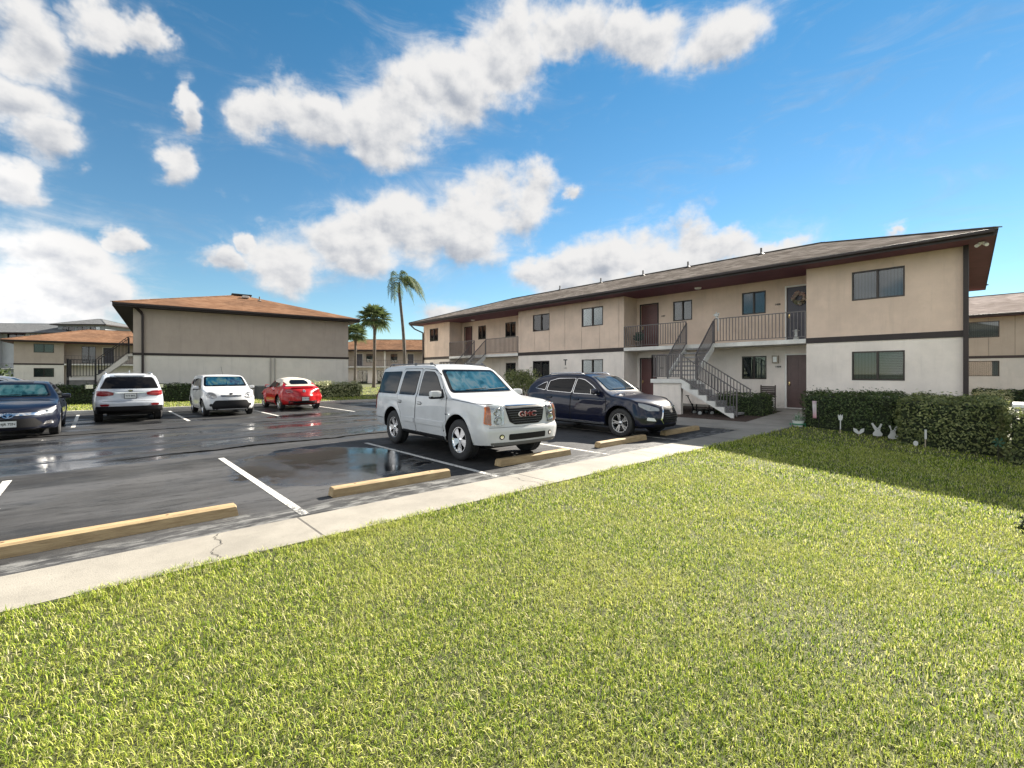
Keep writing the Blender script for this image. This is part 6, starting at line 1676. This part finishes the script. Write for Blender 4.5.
# planted bed around the stairs (mulch)
o = sheet('mulch_bed', [[(x, y) for y in (6.16, 8, 12, 16, 22, 26)] for x in (16.2, 17, 18, 19, 19.89)], M('mulch', (.045, .026, .018), .95, var=.5, vscale=18, bump=1., bscale=40), lambda x, y: float(hgt(x, y)) + .006)
# balcony things
root = empty('potted_plant', (19.9 + .5, 32.7 - 19.75, ZB1)); tag(root, 'bushy green pot plant on the upper balcony beside the maroon door', 'potted plant')
bm = bmesh.new(); lathe(bm, [(.001, 0), (.12, 0), (.16, .28), (.13, .28), (.001, .24)], 16, 'Z'); bm_obj('pot', bm, M('pot_dark', (.08, .06, .05), .6), root, True, 40)
rs = np.random.RandomState(2); P = rs.normal(0, 1, (500, 3)); P /= np.linalg.norm(P, axis=1, keepdims=True); leaves_mesh('foliage', P * .27 * rs.uniform(.5, 1, (500, 1)) + np.array([0, 0, .55]), P, .09, leaf_mat('teal_leaf', (.02, .07, .05), (.05, .13, .09)), root, 4)
root = empty('door_wreath', (19.9 + 1.2, 32.7 - 26.72, 4.72), R_(-90)); tag(root, 'pink and white flower wreath hanging on the dark upper door', 'wreath')
bm = bmesh.new()
rings = [];
for k in range(20):
    a = 2 * math.pi * k / 20; rings.append((.20 * math.cos(a), -.0, .20 * math.sin(a)))
tube(bm, rings + [rings[0]], .035, 6, False); bm_obj('hoop', bm, M('wreath_twig', (.08, .07, .04), .9), root)
rs = np.random.RandomState(8); P = []
for k in range(150):
    a = rs.uniform(0, 2 * math.pi); r = rs.uniform(.13, .27); P.append((r * math.cos(a), rs.uniform(-.07, -.03), r * math.sin(a)))
leaves_mesh('flowers', P, np.tile([0, -1., 0], (150, 1)), .09, leaf_mat('wreath_flowers', (.50, .28, .25), (.62, .60, .50), (.10, .14, .06)), root, 5, .9)
root = empty('rail_ornament', (19.9, 32.7 - 23.92, ZB1 + 1.07), R_(-90)); tag(root, 'white bird shaped ornament on the balcony rail at the head of the stairs', 'ornament')
bm = bmesh.new(); box(bm, (0, 0, .03), (.10, .06, .06), None, .02); bm_obj('base', bm, WHT, root)
bm = bmesh.new()
for c, s in (((0, 0, .12), (.09, .05, .06)), ((.07, 0, .19), (.045, .04, .04)), ((-.08, 0, .16), (.06, .02, .05)), ((-.02, .0, .22), (.03, .015, .07))):
    bmesh.ops.create_uvsphere(bm, u_segments=12, v_segments=8, radius=1, matrix=Matrix.Translation(c) @ Matrix.Diagonal((*s, 1)))
bm_obj('body', bm, WHT, root, True); bm = bmesh.new(); bx(bm, .06, .10, -.045, -.035, -.55, .02); bm_obj('ribbon', bm, WHT, root)
root = empty('balcony_figurine', (19.9 + .2, 32.7 - 26.9, ZB1), R_(-90)); tag(root, 'small white figurine on the balcony floor at the dark upper door', 'ornament')
bm = bmesh.new(); lathe(bm, [(.001, 0), (.09, 0), (.10, .05), (.06, .16), (.04, .22), (.07, .28), (.06, .34), (.001, .38)], 16, 'Z'); bm_obj('body', bm, WHT, root, True)
bm = bmesh.new(); lathe(bm, [(.001, .30), (.13, .34), (.001, .40)], 12, 'Z', (0, 0, 0)); bm_obj('hat', bm, WHT, root, True)
# air conditioner between the white hatchback and the convertible
root = empty('air_conditioner', (7.7, 31.4, .1)); tag(root, 'dark grey air conditioning unit against the blank wall behind the red convertible', 'air conditioner')
AC = M('ac_grey', (.06, .065, .07), .6, .2)
bm = bmesh.new(); bx(bm, -.4, .4, -.4, .4, 0, .82, .03); bm_obj('case', bm, AC, root)
bm = bmesh.new()
for k in range(16): bx(bm, -.36, .36, -.415, -.402, .08 + .043 * k, .10 + .043 * k)
bm_obj('grille', bm, M('ac_slats', (.12, .125, .13), .6), root)
bm = bmesh.new(); lathe(bm, [(.001, .84), (.30, .835), (.33, .822)], 20, 'Z'); bm_obj('fan_guard', bm, AC, root)
# closed parasol and lamp post far left
root = empty('closed_parasol', (-9.15, 43.5, .1)); tag(root, 'closed white parasol on a pole in front of the dark tree at the far left', 'parasol')
bm = bmesh.new(); lathe(bm, [(.001, 2.75), (.08, 2.6), (.22, 2.0), (.30, 1.45), (.24, 1.38), (.03, 1.5)], 12, 'Z')
for i, v in enumerate(bm.verts): v.co.x *= 1 + .12 * math.sin(i * 2.7); v.co.y *= 1 + .12 * math.cos(i * 1.9)
bm_obj('canopy', bm, WHT, root, True); bm = bmesh.new(); tube(bm, [(0, 0, 0), (0, 0, 2.85)], .03, 8); bm_obj('pole', bm, RAILD, root)
